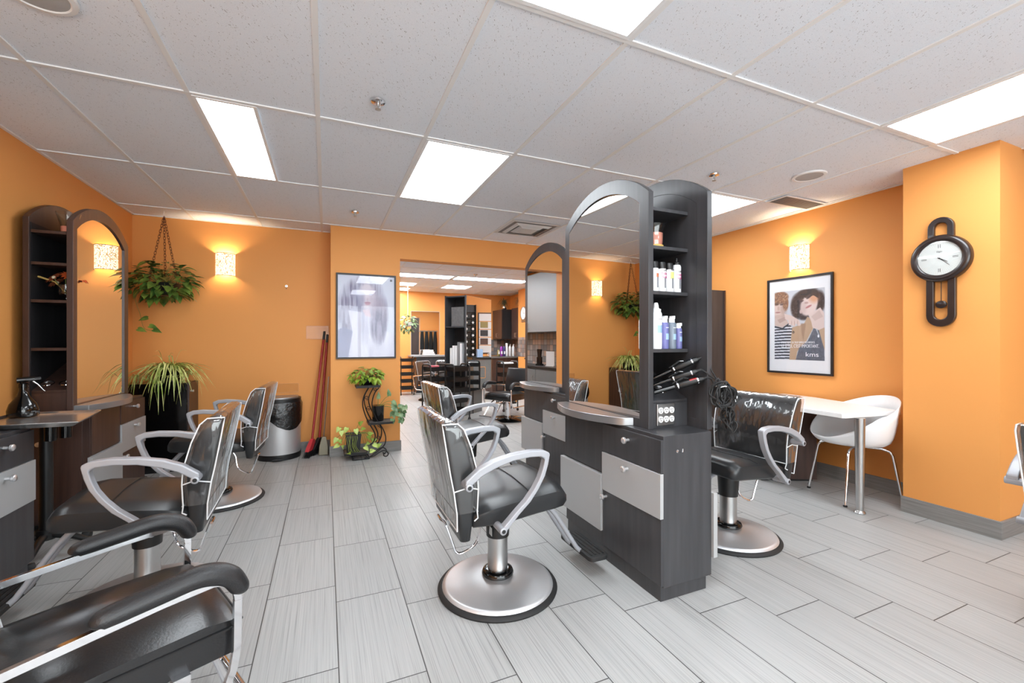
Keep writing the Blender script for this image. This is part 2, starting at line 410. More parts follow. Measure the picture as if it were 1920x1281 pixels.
wall('wall_rear_room_right', (XRB, YP + .16, 0), (XRB + .1, YBB, CEIL + .006))
wall('wall_rear_room_back', (.05, YBB, 0), (XRB + .1, YBB + .1, CEIL + .006))
wall('wall_rear_room_pier', (4.36, 9.15, 0), (XRB, 9.7, CEIL + .006))
rw = MB().box((XL, YF - .1, 0), (XFAR, YF, .28)).box((XL, YF - .1, 2.34), (XFAR, YF, CEIL + .006)).box((XL, YF - .1, .28), (-1.6, YF, 2.34)).box((3.4, YF - .1, .28), (XFAR, YF, 2.34))
struct(rw.build('wall_front', 'offwhite', smooth=0))
for k in range(2):  # unseen front windows, added to let daylight fill the room
    x0 = -1.6 + k * 2.5; x1 = x0 + 2.5; f = MB()
    f.box((x0, YF - .08, .28), (x0 + .04, YF - .02, 2.34)).box((x1 - .04, YF - .08, .28), (x1, YF - .02, 2.34)).box((x0 + .04, YF - .08, .28), (x1 - .04, YF - .02, .32)).box((x0 + .04, YF - .08, 2.30), (x1 - .04, YF - .02, 2.34))
    wf = struct(f.build('window_%d' % (k + 1), 'white', smooth=0))
    MB().box((x0 + .04, YF - .055, .32), (x1 - .04, YF - .045, 2.30)).build('pane', 'glasspane', wf, smooth=0)
def bb(name, a, b): return struct(MB().box(a, b).build(name, 'base', bevel=.0015, smooth=0))
BH = .115
bb('baseboard_left', (XL, YF, 0), (XL + .012, YB, BH)); bb('baseboard_back', (XL + .012, YB - .012, 0), (.05, YB, BH))
bb('baseboard_middle', (.05, YP - .012, 0), (.791, YP, BH)); bb('baseboard_middle_end', (.791, YP - .012, 0), (.803, YP + .16, BH)); bb('baseboard_middle_side', (.038, YP - .012, 0), (.05, YB - .012, BH))
bb('baseboard_right', (XR - .012, 1.78, 0), (XR, YP, BH)); bb('baseboard_column', (3.908, YC - .012, 0), (3.92, 1.79, BH)); bb('baseboard_column_side', (3.92, YC - .012, 0), (XFAR, YC, BH))

# ceiling lights ---------------------------------------------------------------
def clight(x0, x1, y0, y1, label, group='fluorescent ceiling panels'):
    t = thing('ceiling_light', label, 'ceiling light', ((x0 + x1) / 2, (y0 + y1) / 2, CEIL), 0, group)
    hx, hy = (x1 - x0) / 2, (y1 - y0) / 2; f = .018
    MB().ring([(-hx, -hy), (hx, -hy), (hx, hy), (-hx, hy)], [(-hx + f, -hy + f), (hx - f, -hy + f), (hx - f, hy - f), (-hx + f, hy - f)], -.003, .004).build('frame', 'white', t, smooth=0)
    MB().box((-hx + f, -hy + f, -.0015), (hx - f, hy - f, .003)).build('diffuser', 'litrear' if y0 > 5.5 else 'lit', t, smooth=0)
gx = lambda i: GX0 + GA * i + .012; gxe = lambda i: GX0 + GA * i - .012
gy = lambda j: GY0 + GB * j + .012; gye = lambda j: GY0 + GB * j - .012
clight(gx(-1), GX0 - .305, gy(0), gye(1), 'narrow lit ceiling panel at left, above the left styling chairs')
clight(gx(1), gxe(2), gy(0), gye(1), 'square looking lit ceiling panel in front of the middle wall poster')
clight(gx(1), gxe(2), gy(-2), gye(-1), 'large lit ceiling panel cut off by the top edge of the photo')
clight(gx(5), gxe(6), gy(-2), gye(-1), 'lit ceiling panel at right, in front of the orange column')
clight(gx(5), gxe(6), gy(0), gye(1), 'lit ceiling panel half hidden behind the near island tower')
for i, j in ((-2, -3), (1, -4), (4, -5)):
    clight(gx(i), gxe(i + 1), gy(j), gye(j + 1), 'lit ceiling panel behind the camera near the added windows')
clight(1.10, 2.30, 8.10, 8.50, 'left of the two long lit strips seen through the opening', 'lit strips in the rear room')
clight(2.345, 3.90, 8.10, 8.50, 'right of the two long lit strips seen through the opening', 'lit strips in the rear room')
clight(.62, 1.83, 9.38, 9.85, 'lit panel behind the long strips, above the rear hanging plant', 'lit strips in the rear room')
clight(.62, 1.85, 10.3, 10.8, 'lit panel closest to the rear room back wall', 'lit strips in the rear room')
clight(2.48, 3.08, 9.38, 9.98, 'small square lit panel behind the right long strip', 'lit strips in the rear room')
clight(1.1, 2.3, 6.0, 6.4, 'left added fill strip, rear room, hidden above the opening header', 'lit strips in the rear room')  # this strip and the next are unseen, added to brighten the rear room
clight(2.5, 3.7, 6.0, 6.4, 'right added fill strip, rear room, hidden above the opening header', 'lit strips in the rear room')
# ceiling fittings -------------------------------------------------------------
def speaker(x, y, label):
    t = thing('ceiling_speaker', label, 'speaker', (x, y, CEIL), 0, 'round ceiling speakers')
    MB().lathe([(.115, .004), (.112, -.006), (.095, -.008), (.09, -.004)], cap=False).build('rim', 'bar', t)
    MB().lathe([(.093, -.004), (.06, -.007), (.0001, -.008)], cap=False).build('grille', mat('grille', lin(178, 178, 178), .7, bump=(700, .8, .002)), t)
speaker(-.97, 2.13, 'round white ceiling speaker cut off at the top left corner'); speaker(3.41, 2.135, 'round white ceiling speaker near the orange column')
def sprinkler(x, y, label):
    t = thing('sprinkler_head', label, 'sprinkler', (x, y, CEIL), 0, 'ceiling sprinklers')
    MB().lathe([(.038, .002), (.036, -.006), (.016, -.012)], n=20).build('escutcheon', 'chrome', t)
    MB().lathe([(.009, -.01), (.009, -.03), (.005, -.034), (.005, -.042)], n=12).tube([(-.011, 0, -.012), (-.013, 0, -.03), (-.004, 0, -.042)], .002, 6).tube([(.011, 0, -.012), (.013, 0, -.03), (.004, 0, -.042)], .002, 6).build('body', 'steel', t)
    MB().lathe([(.015, -.043), (.015, -.045), (.0001, -.046)], n=16).build('deflector', 'steel', t)
sprinkler(.255, 2.377, 'chrome sprinkler left of the big top light, nearest the camera'); sprinkler(.266, 4.495, 'small chrome sprinkler above the middle wall poster')
sprinkler(2.719, 2.406, 'chrome sprinkler right of the near island tower'); sprinkler(2.6, 7.75, 'small sprinkler in front of the rear room light strips')
t = thing('air_diffuser', 'square white four way air diffuser above the far island station', 'air vent', (2.08, 4.40, CEIL))
for k, s_ in enumerate((.29, .215, .14)):
    z = -.002 - .004 * k; o_ = [(-s_, -s_), (s_, -s_), (s_, s_), (-s_, s_)]; a_ = s_ - .035; i_ = [(-a_, -a_), (a_, -a_), (a_, a_), (-a_, a_)]
    vs = [(x, y, z) for x, y in o_] + [(x, y, z - .018) for x, y in i_] if k else [(x, y, 0) for x, y in o_] + [(x, y, z - .004) for x, y in i_]
    MB().add(vs, [(i, (i + 1) % 4, 4 + (i + 1) % 4, 4 + i) for i in range(4)]).build('vane' if k else 'frame', 'ventwhite', t, smooth=0)
MB().box((-.26, -.26, -.0015), (.26, .26, 0)).build('duct', 'wallplate', t, smooth=0)
MB().box((-.1, -.1, -.026), (.1, .1, -.022)).build('centre_plate', 'ventwhite', t, smooth=0)
t = thing('return_grille', 'grey slotted return air grille above the right wall', 'air vent', (3.955, 2.585, CEIL))
gm = MB(); 
for k in range(12): gm.box((-.255, -.078 + k * .0135, -.006), (.255, -.072 + k * .0135, 0))
gm.build('slat', 'wallplate', t, smooth=0); MB().box((-.27, -.09, -.002), (.27, .09, 0)).build('backing', mat('duct', lin(96, 96, 97), .8), t, smooth=0)
MB().ring([(-.28, -.1), (.28, -.1), (.28, .1), (-.28, .1)], [(-.262, -.082), (.262, -.082), (.262, .082), (-.262, .082)], -.005, 0).build('frame', 'bar', t, smooth=0)
t = thing('security_camera', 'small black dome under the ceiling at the right edge', 'camera', (4.22, 1.17, CEIL))
MB().lathe([(.035, 0), (.035, -.03), (.03, -.05), (.0001, -.058)], n=20).build('dome', 'gloss', t)

# ---------------------------------------------------------------- styling chairs
def make_chair(label, group):
    t = thing('styling_chair', label, 'chair', (0, 0, 0), 0, group)
    # base
    MB().lathe([(.302, 0), (.305, .008), (.297, .018), (.28, .022), (.27, .020)], (.02, 0, 0), 64).build('rubber_rim', 'rubber', t)
    MB().lathe([(.284, .019), (.277, .032), (.262, .037), (.16, .056), (.08, .064), (.04, .065)], (.02, 0, 0), 64).build('base_plate', 'brushed', t, smooth=50)
    MB().lathe([(.04, .060), (.076, .062), (.082, .074), (.076, .088), (.06, .094), (.051, .094)], (.02, 0, 0), 32).build('column_ring', 'gloss', t, smooth=60)
    MB().lathe([(.051, .088), (.051, .285)], (.02, 0, 0), 32).build('hydraulic_column', 'steel', t)
    sl = MB().lathe([(.051, .272), (.058, .262), (.060, .30), (.066, .40), (.10, .425)], (.02, 0, 0), 28); sl.build('column_sleeve', 'black', t)
    MB().box((-.035, -.010, .285), (-.034, .045, .325)).xf(Matrix.Translation((0, -.05, 0))).build('rating_plate', 'steel', t, smooth=0)
    # seat: cross-sections along x, each a rounded outline in (y, z)
    def sec(x, hw, zt, zb, crown=.010, e=.018):
        P = []
        n = 10
        for i in range(n + 1):
            y = -hw + 2 * hw * i / n; f = abs(y) / hw; P.append((x, y, zt + crown * (1 - f * f) - (e * ((f - .86) / .14) ** 2 if f > .86 else 0)))
        for y in (hw, hw * .96, 0, -hw * .96, -hw): P.append((x, y, zb + (.012 if abs(y) == hw else 0)))
        return P
    secs = [sec(-.20, .20, .462, .432, .004, .012), sec(-.185, .232, .488, .418), sec(-.10, .248, .513, .420), sec(.0, .25, .528, .425), (sec(.12, .25, .541, .440)), sec(.22, .248, .549, .448), sec(.272, .24, .543, .452), sec(.292, .228, .522, .462, .008, .02), sec(.297, .21, .505, .475, .004, .01)]
    MB().loft(secs).build('seat', 'vinyl', t, smooth=60)
    MB().tube([(x, y, z) for x, y, z in [(.09, -.247, .532), (.095, -.2, .547), (.1, 0, .5525), (.095, .2, .547), (.09, .247, .532)]], .0022, 6).build('seam', 'black', t)
    # back: profile (x rear, x front, z), half width
    prof = [(-.232, -.212, .358, .215), (-.246, -.200, .368, .238), (-.258, -.192, .45, .246), (-.277, -.186, .60, .25), (-.290, -.190, .67, .254), (-.312, -.222, .79, .262), (-.326, -.254, .868, .266), (-.330, -.280, .892, .262), (-.318, -.298, .902, .25)]
    def bsec(xr, xf, z, hw, e=.018, inf=0):
        xr -= inf; xf += inf; hw += inf; e = min(e, (xf - xr) * .45)
        o = rnd_rect(xr, xf, -hw, hw, e, 4); return [(x, y, z) for x, y in o]
    MB().loft([bsec(*p) for p in prof]).build('backrest', 'vinyl', t, smooth=60)
    # clear film cover over the upper back with white seams
    cp = [(-.262, -.184, .50, .25), (-.277, -.180, .60, .253), (-.292, -.184, .67, .257), (-.314, -.217, .79, .265), (-.328, -.250, .872, .269), (-.332, -.278, .898, .265), (-.318, -.298, .909, .25)]
    cov = MB().loft([bsec(*p, inf=.006) for p in cp], cap=False)
    n = 20; cov.f.append(tuple(range((len(cp) - 1) * n, len(cp) * n)[:])); cov.mi.append(0) if False else None
    cov.f = cov.f; cov.mi = [0] * len(cov.f)
    # hanging flaps front and rear
    cov.add([(-.270, -.246, .50), (-.270, .246, .50), (-.264, .244, .425), (-.264, -.244, .425)], [(0, 1, 2, 3)])
    cov.add([(-.176, -.246, .50), (-.176, .246, .50), (-.172, .240, .525), (-.172, -.240, .525)], [(0, 1, 2, 3)])
    co = cov.build('plastic_cover', 'film', t, smooth=60)
    pp = MB()
    for s_ in (-1, 1):
        rear = [(xr - .007, s_ * (hw + .004), z) for xr, xf, z, hw in cp]; front = [(xf + .007, s_ * (hw + .004), z) for xr, xf, z, hw in cp]
        pp.tube(front[:-1] + rear[:-1][::-1], .0032, 6)
        pp.tube([rear[0], (-.266, s_ * .246, .425)], .003, 6); pp.tube([front[0], (-.172, s_ * .248, .47), (-.19, s_ * .252, .46)], .003, 6)
        pp.tube([rear[1], (-.22, s_ * .262, .615), front[1]], .003, 6)
    pp.tube([(-.266, -.246, .425), (-.266, .246, .425)], .003, 6); pp.tube([(-.173, -.25, .50), (-.173, .25, .50)], .003, 6)
    pp.build('piping', 'piping', co)
    # arms
    outer = [(-.252, .640), (-.249, .662), (-.191, .706), (-.124, .735), (-.037, .754), (.053, .762), (.118, .758), (.150, .744), (.152, .735), (.143, .690), (.127, .641), (.096, .587), (.055, .534), (.0, .485), (-.062, .420), (-.078, .412)]
    inner = [(-.226, .628), (-.222, .640), (-.175, .674), (-.111, .702), (-.031, .724), (.05, .732), (.105, .730), (.122, .720), (.124, .712), (.114, .672), (.098, .630), (.069, .584), (.03, .538), (-.018, .496), (-.078, .440), (-.09, .428)]
    for s_ in (-1, 1):
        lo, hi = (.283, .322) if s_ > 0 else (-.322, -.283)
        a = MB(); k = len(outer)
        vs = [(x, lo, z) for x, z in outer] + [(x, lo, z) for x, z in inner] + [(x, hi, z) for x, z in outer] + [(x, hi, z) for x, z in inner]; fs = []
        for i in range(k - 1):
            j = i + 1; fs += [(i, k + i, k + j, j), (2 * k + i, 2 * k + j, 3 * k + j, 3 * k + i), (i, j, 2 * k + j, 2 * k + i), (k + i, 3 * k + i, 3 * k + j, k + j)]
        fs += [(0, 2 * k, 3 * k, k), (k - 1, 2 * k - 1, 4 * k - 1, 3 * k - 1)]
        arm = a.add(vs, fs).build('armrest', 'arm', t, bevel=.007, smooth=50, seg=3)
        for x, z in ((-.235, .634), (-.080, .424)):
            y0, y1 = sorted((s_ * .235, s_ * .328))
            MB().lathe([(.0165, y0), (.0165, y1 - .002), (.014, y1)] if s_ > 0 else [(.014, y0), (.0165, y0 + .002), (.0165, y1)], (x, 0, z), 20, ax='y').build('pivot_tube', 'arm', arm)
            y2 = s_ * .3285; MB().lathe([(.009, min(y2, y2 - s_ * .004)), (.009, max(y2, y2 - s_ * .004))], (x, 0, z), 16, ax='y').build('bolt', 'black', arm)
    # footrest
    for y in (-.05, .05):
        MB().tube([(.18, y, .445), (.25, y, .425), (.33, y, .335), (.46, y, .135), (.485, y, .110), (.51, y, .098), (.56, y, .092)], .0125, 10).build('footrest_bar', 'arm', t)
    fp = MB().prism(rnd_rect(.475, .595, -.165, .165, .03, 4), .096, .122); o = fp.build('footplate', 'rubber', t, bevel=.006)
    gr = MB()
    for k in range(4): gr.box((.495 + k * .024, -.14, .121), (.503 + k * .024, .14, .1245))
    gr.build('tread', 'black', o, smooth=0)
    # chrome height loop behind the seat
    MB().tube(smoothpath([(-.02, -.02, .42), (-.075, -.015, .34), (-.085, -.01, .285), (-.105, 0, .232), (-.165, .012, .197), (-.197, .018, .206), (-.215, .02, .255), (-.248, .03, .35), (-.262, .06, .362), (-.262, .12, .362)], 4), .0065, 8).build('pump_handle', 'chrome', t)
    return t
G_ST = 'silver armed styling chairs'
chair = make_chair('black styling chair in the middle of the floor, facing the near island station', G_ST)
chair.location = (.792, 2.064, 0); chair.rotation_euler = (0, 0, 0)
dup(chair, 'black styling chair behind the centre one, facing the far island station', (1.127, 3.579, 0), R(2.6))
dup(chair, 'black styling chair right of the near island, its back toward the white table', (2.417, 2.012, 0), R(183.4))
dup(chair, 'large black styling chair at left, in front of the instrument tray', (-.78, 2.644, 0), R(181.7))
dup(chair, 'black styling chair at left nearest the steel bin', (-.742, 4.049, 0), R(176.5))
dup(chair, 'styling chair cut off by the right edge beside the orange column', (3.06, .59, 0), R(4))

# ---------------------------------------------------------------- styling stations
def arch(y0, y1, zb, zs, za, n=20, cut=0.):
    """outline (y,z) of an arched panel: straight sides to zs, circular top to za"""
    c, hw, h = (y0 + y1) / 2, (y1 - y0) / 2, za - zs; r = (hw * hw + h * h) / (2 * h); cz = za - r
    a = math.degrees(math.atan2(zs - cz, hw))
    return [(y0, zb), (y1, zb)] + [(c + r * math.cos(R(a + (180 - 2 * a) * i / n)), cz + r * math.sin(R(a + (180 - 2 * a) * i / n))) for i in range(n + 1)]
def knob(parent, x, y, z):
    MB().lathe([(.006, 0), (.0055, -.018), (.010, -.022), (.0155, -.026), (.0155, -.034), (.012, -.037), (.0001, -.038)], (x, y, z), 20, ax='x').build('knob', 'knobm', parent)
def station(label, single, W1='wood', tilt=0.0):
    """client side faces -x; drawers at low y, tall panel at high y; x=0 is the drawer front plane"""
    t = thing('styling_station', label, 'styling station', (0, 0, 0), 0, 'double and wall styling stations with arched mirrors')
    D = .30 if single else .34
    MB().box((.014, 0, .075), (D - (.0 if single else .014), .90, .80)).build('body', W1, t, bevel=.002, smooth=0)
    MB().box((.016, .02, 0), (D - .03, .47, .078)).box((.06, .47, 0), (D - .06, .88, .078)).build('toe_kick', 'wood', t, smooth=0)
    def front(sgn, o, y):  # fronts; sgn -1: client side at x=0, +1: mirrored about the centre for the other side
        def B(x0, x1, y0, y1, z0, z1):
            if sgn < 0: return MB().box((x0, y0, z0), (x1, y1, z1))
            return MB().box((D - x1, .92 - y1, z0), (D - x0, .92 - y0, z1))
        def K(p, x, y, z):
            k_ = MB().lathe([(.008, 0), (.007, -.018), (.011, -.022), (.0165, -.026), (.0165, -.035), (.013, -.0385), (.0001, -.040)], (0, 0, 0), 20, ax='x')
            if sgn > 0: k_.xf(Matrix.Rotation(PI, 4, 'Z'))
            k_.xf(Matrix.Translation((x, y, z) if sgn < 0 else (D - x, .92 - y, z))).build('knob', 'knobm', p)
        d = B(0, .014, .0, .468, .624, .782).build('drawer', W1, t, bevel=.0015, smooth=0); K(d, 0, .24, .735)
        d = B(-.006, .014, -.002, .47, .406, .621).build('drawer', 'silver', t, bevel=.0015, smooth=0); d['label'] = 'silver drawer front'; K(d, -.006, .24, .585)
        d = B(0, .014, .0, .468, .085, .403).build('door', W1, t, bevel=.0015, smooth=0); K(d, 0, .435, .375)
        B(.004, .014, .47, .90, .50, .80).build('front_panel', W1, t, bevel=.0015, smooth=0)
        B(-.012, .014, .473, .935, .165, .49).build('silver_panel', 'silver', t, bevel=.0015, smooth=0)
        B(.02, .03, .47, .89, .0, .17).build('lower_panel', W1, t, smooth=0)
        # ledge with a bulging front
        if sgn < 0: lp = [(.075, .27), (.02, .29)] + [(.035 - .135 * math.sin(PI * (i + 1.2) / 12.6), .31 + .67 * i / 10) for i in range(11)] + [(.075, .985)]
        if sgn < 0: MB().prism(lp, .80, .842).build('ledge', 'ledge', t, bevel=.003, smooth=30)
        # arched mirror panel
        x0, x1 = .06, .092; y0, y1 = .155, .995
        if sgn > 0: x0, x1, y0, y1 = D - .003, D + .030, .92 - y1 + .11, .92 - y0 + .11
        out = arch(y0, y1, .80, 2.03, 2.195, 24); inn = arch(y0 + .072, y1 - .05, .846, 1.985, 2.118, 24)
        ob = MB(); k = len(out)
        fr = ob.ring(out, inn, x0, x1, 'x').build('mirror_frame', W1, t, bevel=.002, smooth=30)
        xm = x0 + .014 if sgn < 0 else x1 - .014
        gl = MB().prism(inn, -.001, .001, 'x').build('mirror', 'mirror', fr, smooth=0); gl.location = (xm, 0, 0)
        cen = (y0 + y1) / 2 + .01
        bk = MB().prism(arch(y0 + .02, y1 - .02, .81, 2.02, 2.18, 24), 0, .004, 'x').build('backing_board', W1, fr, smooth=30); bk.location = (x1 - .006 if sgn < 0 else x0 + .002, 0, 0)
        return gl, (xm, cen)
    gl, (xm, cen) = front(-1, None, 0)
    if tilt:
        m = Matrix.Translation((xm, cen, 0)) @ Matrix.Rotation(tilt, 4, 'Z') @ Matrix.Translation((0, -cen, 0)); gl.matrix_local = m
    if not single: front(1, None, 0)
    else: MB().prism(arch(.155, .995, .80, 2.03, 2.195, 24), D - .032, D - .002, 'x').build('wall_panel', W1, t, bevel=.002, smooth=30)
    # open shelves between the two arched panels
    a, b = .0925, D - .0035 if not single else D - .032
    MB().box((a, .52, .80), (b, .56, 2.03)).build('divider', 'inner', t, smooth=0)
    if single: MB().box((b - .004, .56, .81), (b + .001, .985, 2.0)).box((a - .001, .56, .81), (a + .004, .985, 2.0)).build('lining', 'inner', t, smooth=0)
    for z in (1.937, 1.737, 1.500, 1.196):
        for y0, y1 in ((.165, .52), (.56, .985)):   # both open ends
            MB().box((a, y0, z), (b, y1, z + .018)).build('shelf', W1, t, bevel=.001, smooth=0)
    for y0, y1, s_ in ((.17, .52, 1), (.56, .98, -1)):
        lo, hi = (y0, y1) if s_ > 0 else (y1, y0)
        MB().add([(a, lo, .93), (b, lo, .93), (b, hi, 1.10), (a, hi, 1.10), (a, lo, .945), (b, lo, .945), (b, hi, 1.115), (a, hi, 1.115)], [(0, 1, 2, 3), (4, 5, 6, 7), (0, 1, 5, 4), (2, 3, 7, 6), (1, 2, 6, 5), (0, 3, 7, 4)]).build('tool_ramp', W1, t, smooth=0)
        MB().box((a, min(lo, lo + s_ * .012), .80), (b, max(lo, lo + s_ * .012), .932)).build('outlet_panel', W1, t, smooth=0)
        ty = lambda f: lo + s_ * f; zt = lambda f: .946 + .17 * f / abs(hi - lo)
        for fx in (.012, .105):
            cx = a + .03 + fx; f = .085; rg = MB()
            rg.lathe([(.033, 0), (.036, .003), (.034, .006), (.030, .003), (.030, -.03)], n=24, cap=False); rg.xf(Matrix.Translation((cx, ty(f), zt(f) + .001)) @ Matrix.Rotation(s_ * math.atan2(.17, abs(hi - lo)), 4, 'X'))
            rg.build('tool_ring', 'chrome', t)
    pz = MB().box((a + .03, .161, .812), (a + .03 + .118, .17, .926)).build('outlet_plate', 'steel', t, bevel=.003, smooth=0); pz['label'] = 'steel outlet plate with six sockets'
    for i in range(3):
        for j in range(2):
            cx, cz = a + .052 + i * .037, .846 + j * .046
            s_ = MB().lathe([(.0165, .1575), (.0165, .162)], (cx, 0, cz), 18, ax='y').build('socket', 'sock', pz)
            MB().box((cx - .007, .1567, cz + .000), (cx - .004, .158, cz + .009)).box((cx + .004, .1567, cz + .001), (cx + .007, .158, cz + .008)).lathe([(.003, .1567), (.003, .158)], (cx, 0, cz - .007), 8, ax='y').build('slot', 'black', s_, smooth=0)
    return t
s1 = station('dark island styling station nearest the camera, with white bottles in its tower', False, tilt=R(1.8)); s1.location = (1.463, 1.60, 0)
hk = MB().tube([(.10, -.002, .722), (.10, -.03, .722), (.10, -.036, .727), (.10, -.036, .742)], .0025, 8).lathe([(.008, -.003), (.008, 0)], (.10, 0, .722), 12, ax='y').build('side_hook', 'chrome', s1)
s2 = station('dark island styling station farther back, in front of the opening', False, tilt=R(1.8)); s2.location = (1.865, 3.11, 0)
s3 = station('wall styling station at left with dark shelf tower, below the left wall', True, 'brown', tilt=R(-.6)); s3.location = (-1.422, 4.64, 0); s3.rotation_euler = (0, 0, PI)
d = MB().box((.05, .900, .09), (.29, .912, .74)).build('door', 'brown', s3, bevel=.0015, smooth=0); knob_at = MB().lathe([(.006, 0), (.0055, .018), (.0155, .026), (.0155, .034), (.0001, .038)], (.25, .912, .60), 20, ax='y').build('knob', 'knobm', d)
s4 = station('wall styling station cut off by the left edge, grey silver drawers beside the tray stand', True, tilt=0); s4.location = (-1.435, 3.14, 0); s4.rotation_euler = (0, 0, PI)

# ---------------------------------------------------------------- things on the island tower
SX, SY = 1.463, 1.60           # island station origin
def bottle(name, label, x, y, z, r, h, bodym, capm, kind, group, blocks=(), lettering=None):
    t = thing(name, label, 'bottle', (x, y, z), 0, group)
    sh = h * .80
    if kind == 'pump': prof = [(r * .9, 0), (r, .004), (r, sh * .9), (r * .9, sh), (r * .5, sh + .012), (r * .42, sh + .02)]
    else: prof = [(r * .94, 0), (r, .004), (r, sh - .012), (r * .88, sh - .002), (r * .8, sh)]
    b = MB().lathe(prof, n=24).build('body', bodym, t, smooth=50)
    if kind == 'flat': MB().lathe([(r * .9, sh - .004), (r * .9, h - .004), (r * .82, h)], n=24).build('cap', capm, t)
    elif kind == 'spout': MB().lathe([(r * .8, sh - .002), (r * .8, sh + .012), (r * .3, sh + .02), (r * .16, h), (.0001, h)], n=20).build('cap', capm, t)
    elif kind == 'foam': MB().lathe([(r * .82, sh - .004), (r * .86, sh + .014), (r * .5, sh + .02), (r * .42, h - .012), (r * .3, h)], n=20).build('cap', capm, t)
    elif kind == 'spray':
        MB().lathe([(r * .72, sh - .002), (r * .68, sh + .024), (r * .42, sh + .028), (r * .42, h - .012)], n=18).box((-.008, -.018, h - .016), (.008, .008, h)).build('cap', capm, t)
    elif kind == 'pump':
        MB().lathe([(r * .4, sh + .01), (r * .46, sh + .03), (.006, sh + .034), (.005, h - .008)], n=14).box((-.006, -.035, h - .012), (.006, .009, h)).build('cap', capm, t)
    for m_, z0, z1, hw in blocks:        # printed patches hugging the front
        a0 = -PI / 2 - hw / r + .12; n = 8; vs = []
        for zz in (z0, z1):
            for i in range(n + 1): a = a0 + 2 * hw / r * i / n; vs.append(((r + .0006) * math.cos(a), (r + .0006) * math.sin(a), zz))
        MB().add(vs, [(i, i + 1, n + 2 + i, n + 1 + i) for i in range(n)]).build('printed_patch', m_, t)
    for (s_, size, zz, m_, dx) in (lettering or ()):
        o = text('lettering', s_, size, Matrix.Identity(4), m_, t, sx=.82)
        for v in o.data.vertices:       # wrap the letters round the bottle
            a = (v.co.x + dx) / r - PI / 2; k = r + .0008 + v.co.z; v.co = (k * math.cos(a), k * math.sin(a), zz + v.co.y)
    return t
GB1, GB2 = 'styling products on the upper tower shelf', 'styling products on the lower tower shelf'
fine = [('greyink', .02, .075, .006)]
y0 = SY + .200; z1, z2 = 1.5182, 1.2142
L3 = [('KMS', .015, .112, 'ink', .004), ('THERMA', .0175, .094, 'magenta', .008), ('SHAPE', .0175, .077, 'magenta', .006)]
bottle('hair_oil_bottle', 'amber yellow bottle at the left end of the upper tower shelf row', SX + .088, y0 + .02, z1, .02, .165, 'amber', 'black', 'flat', GB1)
bottle('styling_bottle', 'pale can with peach print, beside the amber bottle', SX + .137, y0, z1, .0235, .158, 'bottle', 'black', 'flat', GB1, [('rustp', .075, .095, .008)] + fine)
bottle('styling_bottle', 'pale can with magenta lettering and a flat black cap', SX + .188, y0, z1, .0235, .158, 'bottle', 'black', 'flat', GB1, fine, L3)
bottle('styling_bottle', 'pale can with a yellow green printed square', SX + .239, y0, z1, .0235, .156, 'bottle', 'black', 'flat', GB1, [('lime', .07, .108, .014)] + fine, [('KMS', .013, .118, 'ink', .004)])
bottle('styling_bottle', 'pale bottle with magenta lettering and pointed black nozzle', SX + .291, y0, z1, .0235, .188, 'bottle', 'black', 'spout', GB1, fine, L3)
bottle('mousse_can', 'white can mostly hidden behind the tower frame, lower shelf', SX + .090, y0 + .03, z2, .024, .20, 'white', 'white', 'foam', GB2, [('skyink', .08, .10, .008)])
bottle('mousse_can', 'tall white mousse can with pale blue printed block', SX + .148, y0, z2, .031, .245, 'white', 'white', 'foam', GB2, [('skyink', .085, .125, .018), ('greyink', .156, .159, .014)])
bottle('spray_bottle', 'violet spray bottle standing beside the tall mousse can', SX + .205, y0, z2, .0235, .176, 'blue', 'white', 'spray', GB2, [('whiteink', .112, .115, .011), ('skyink', .05, .082, .011)])
bottle('spray_bottle', 'slate grey spray bottle between two violet ones', SX + .256, y0, z2, .0235, .177, 'slateb', 'white', 'spray', GB2, [('whiteink', .112, .115, .011), ('skyink', .05, .08, .011)])
bottle('spray_bottle', 'short violet spray bottle at the right end of the row', SX + .304, y0, z2, .0195, .14, 'blue', 'white', 'spray', GB2, [('whiteink', .088, .091, .010), ('skyink', .04, .066, .010)])
t = thing('candle_holder', 'flared clear glass holding a pink candle on the top tower shelf', 'candle', (SX + .165, SY + .235, 1.755))
MB().lathe([(.03, 0), (.045, .004), (.052, .05), (.048, .09), (.062, .125), (.0605, .125), (.0465, .09), (.050, .05), (.043, .008), (.0001, .006)], n=28).build('glass_cup', 'glass', t)
MB().lathe([(.041, .008), (.045, .03), (.046, .08), (.0001, .082)], n=24).build('candle', 'candle', t); MB().lathe([(.046, 0), (.05, .002), (.05, .014), (.0465, .016)], n=24).build('base_band', 'gold', t)
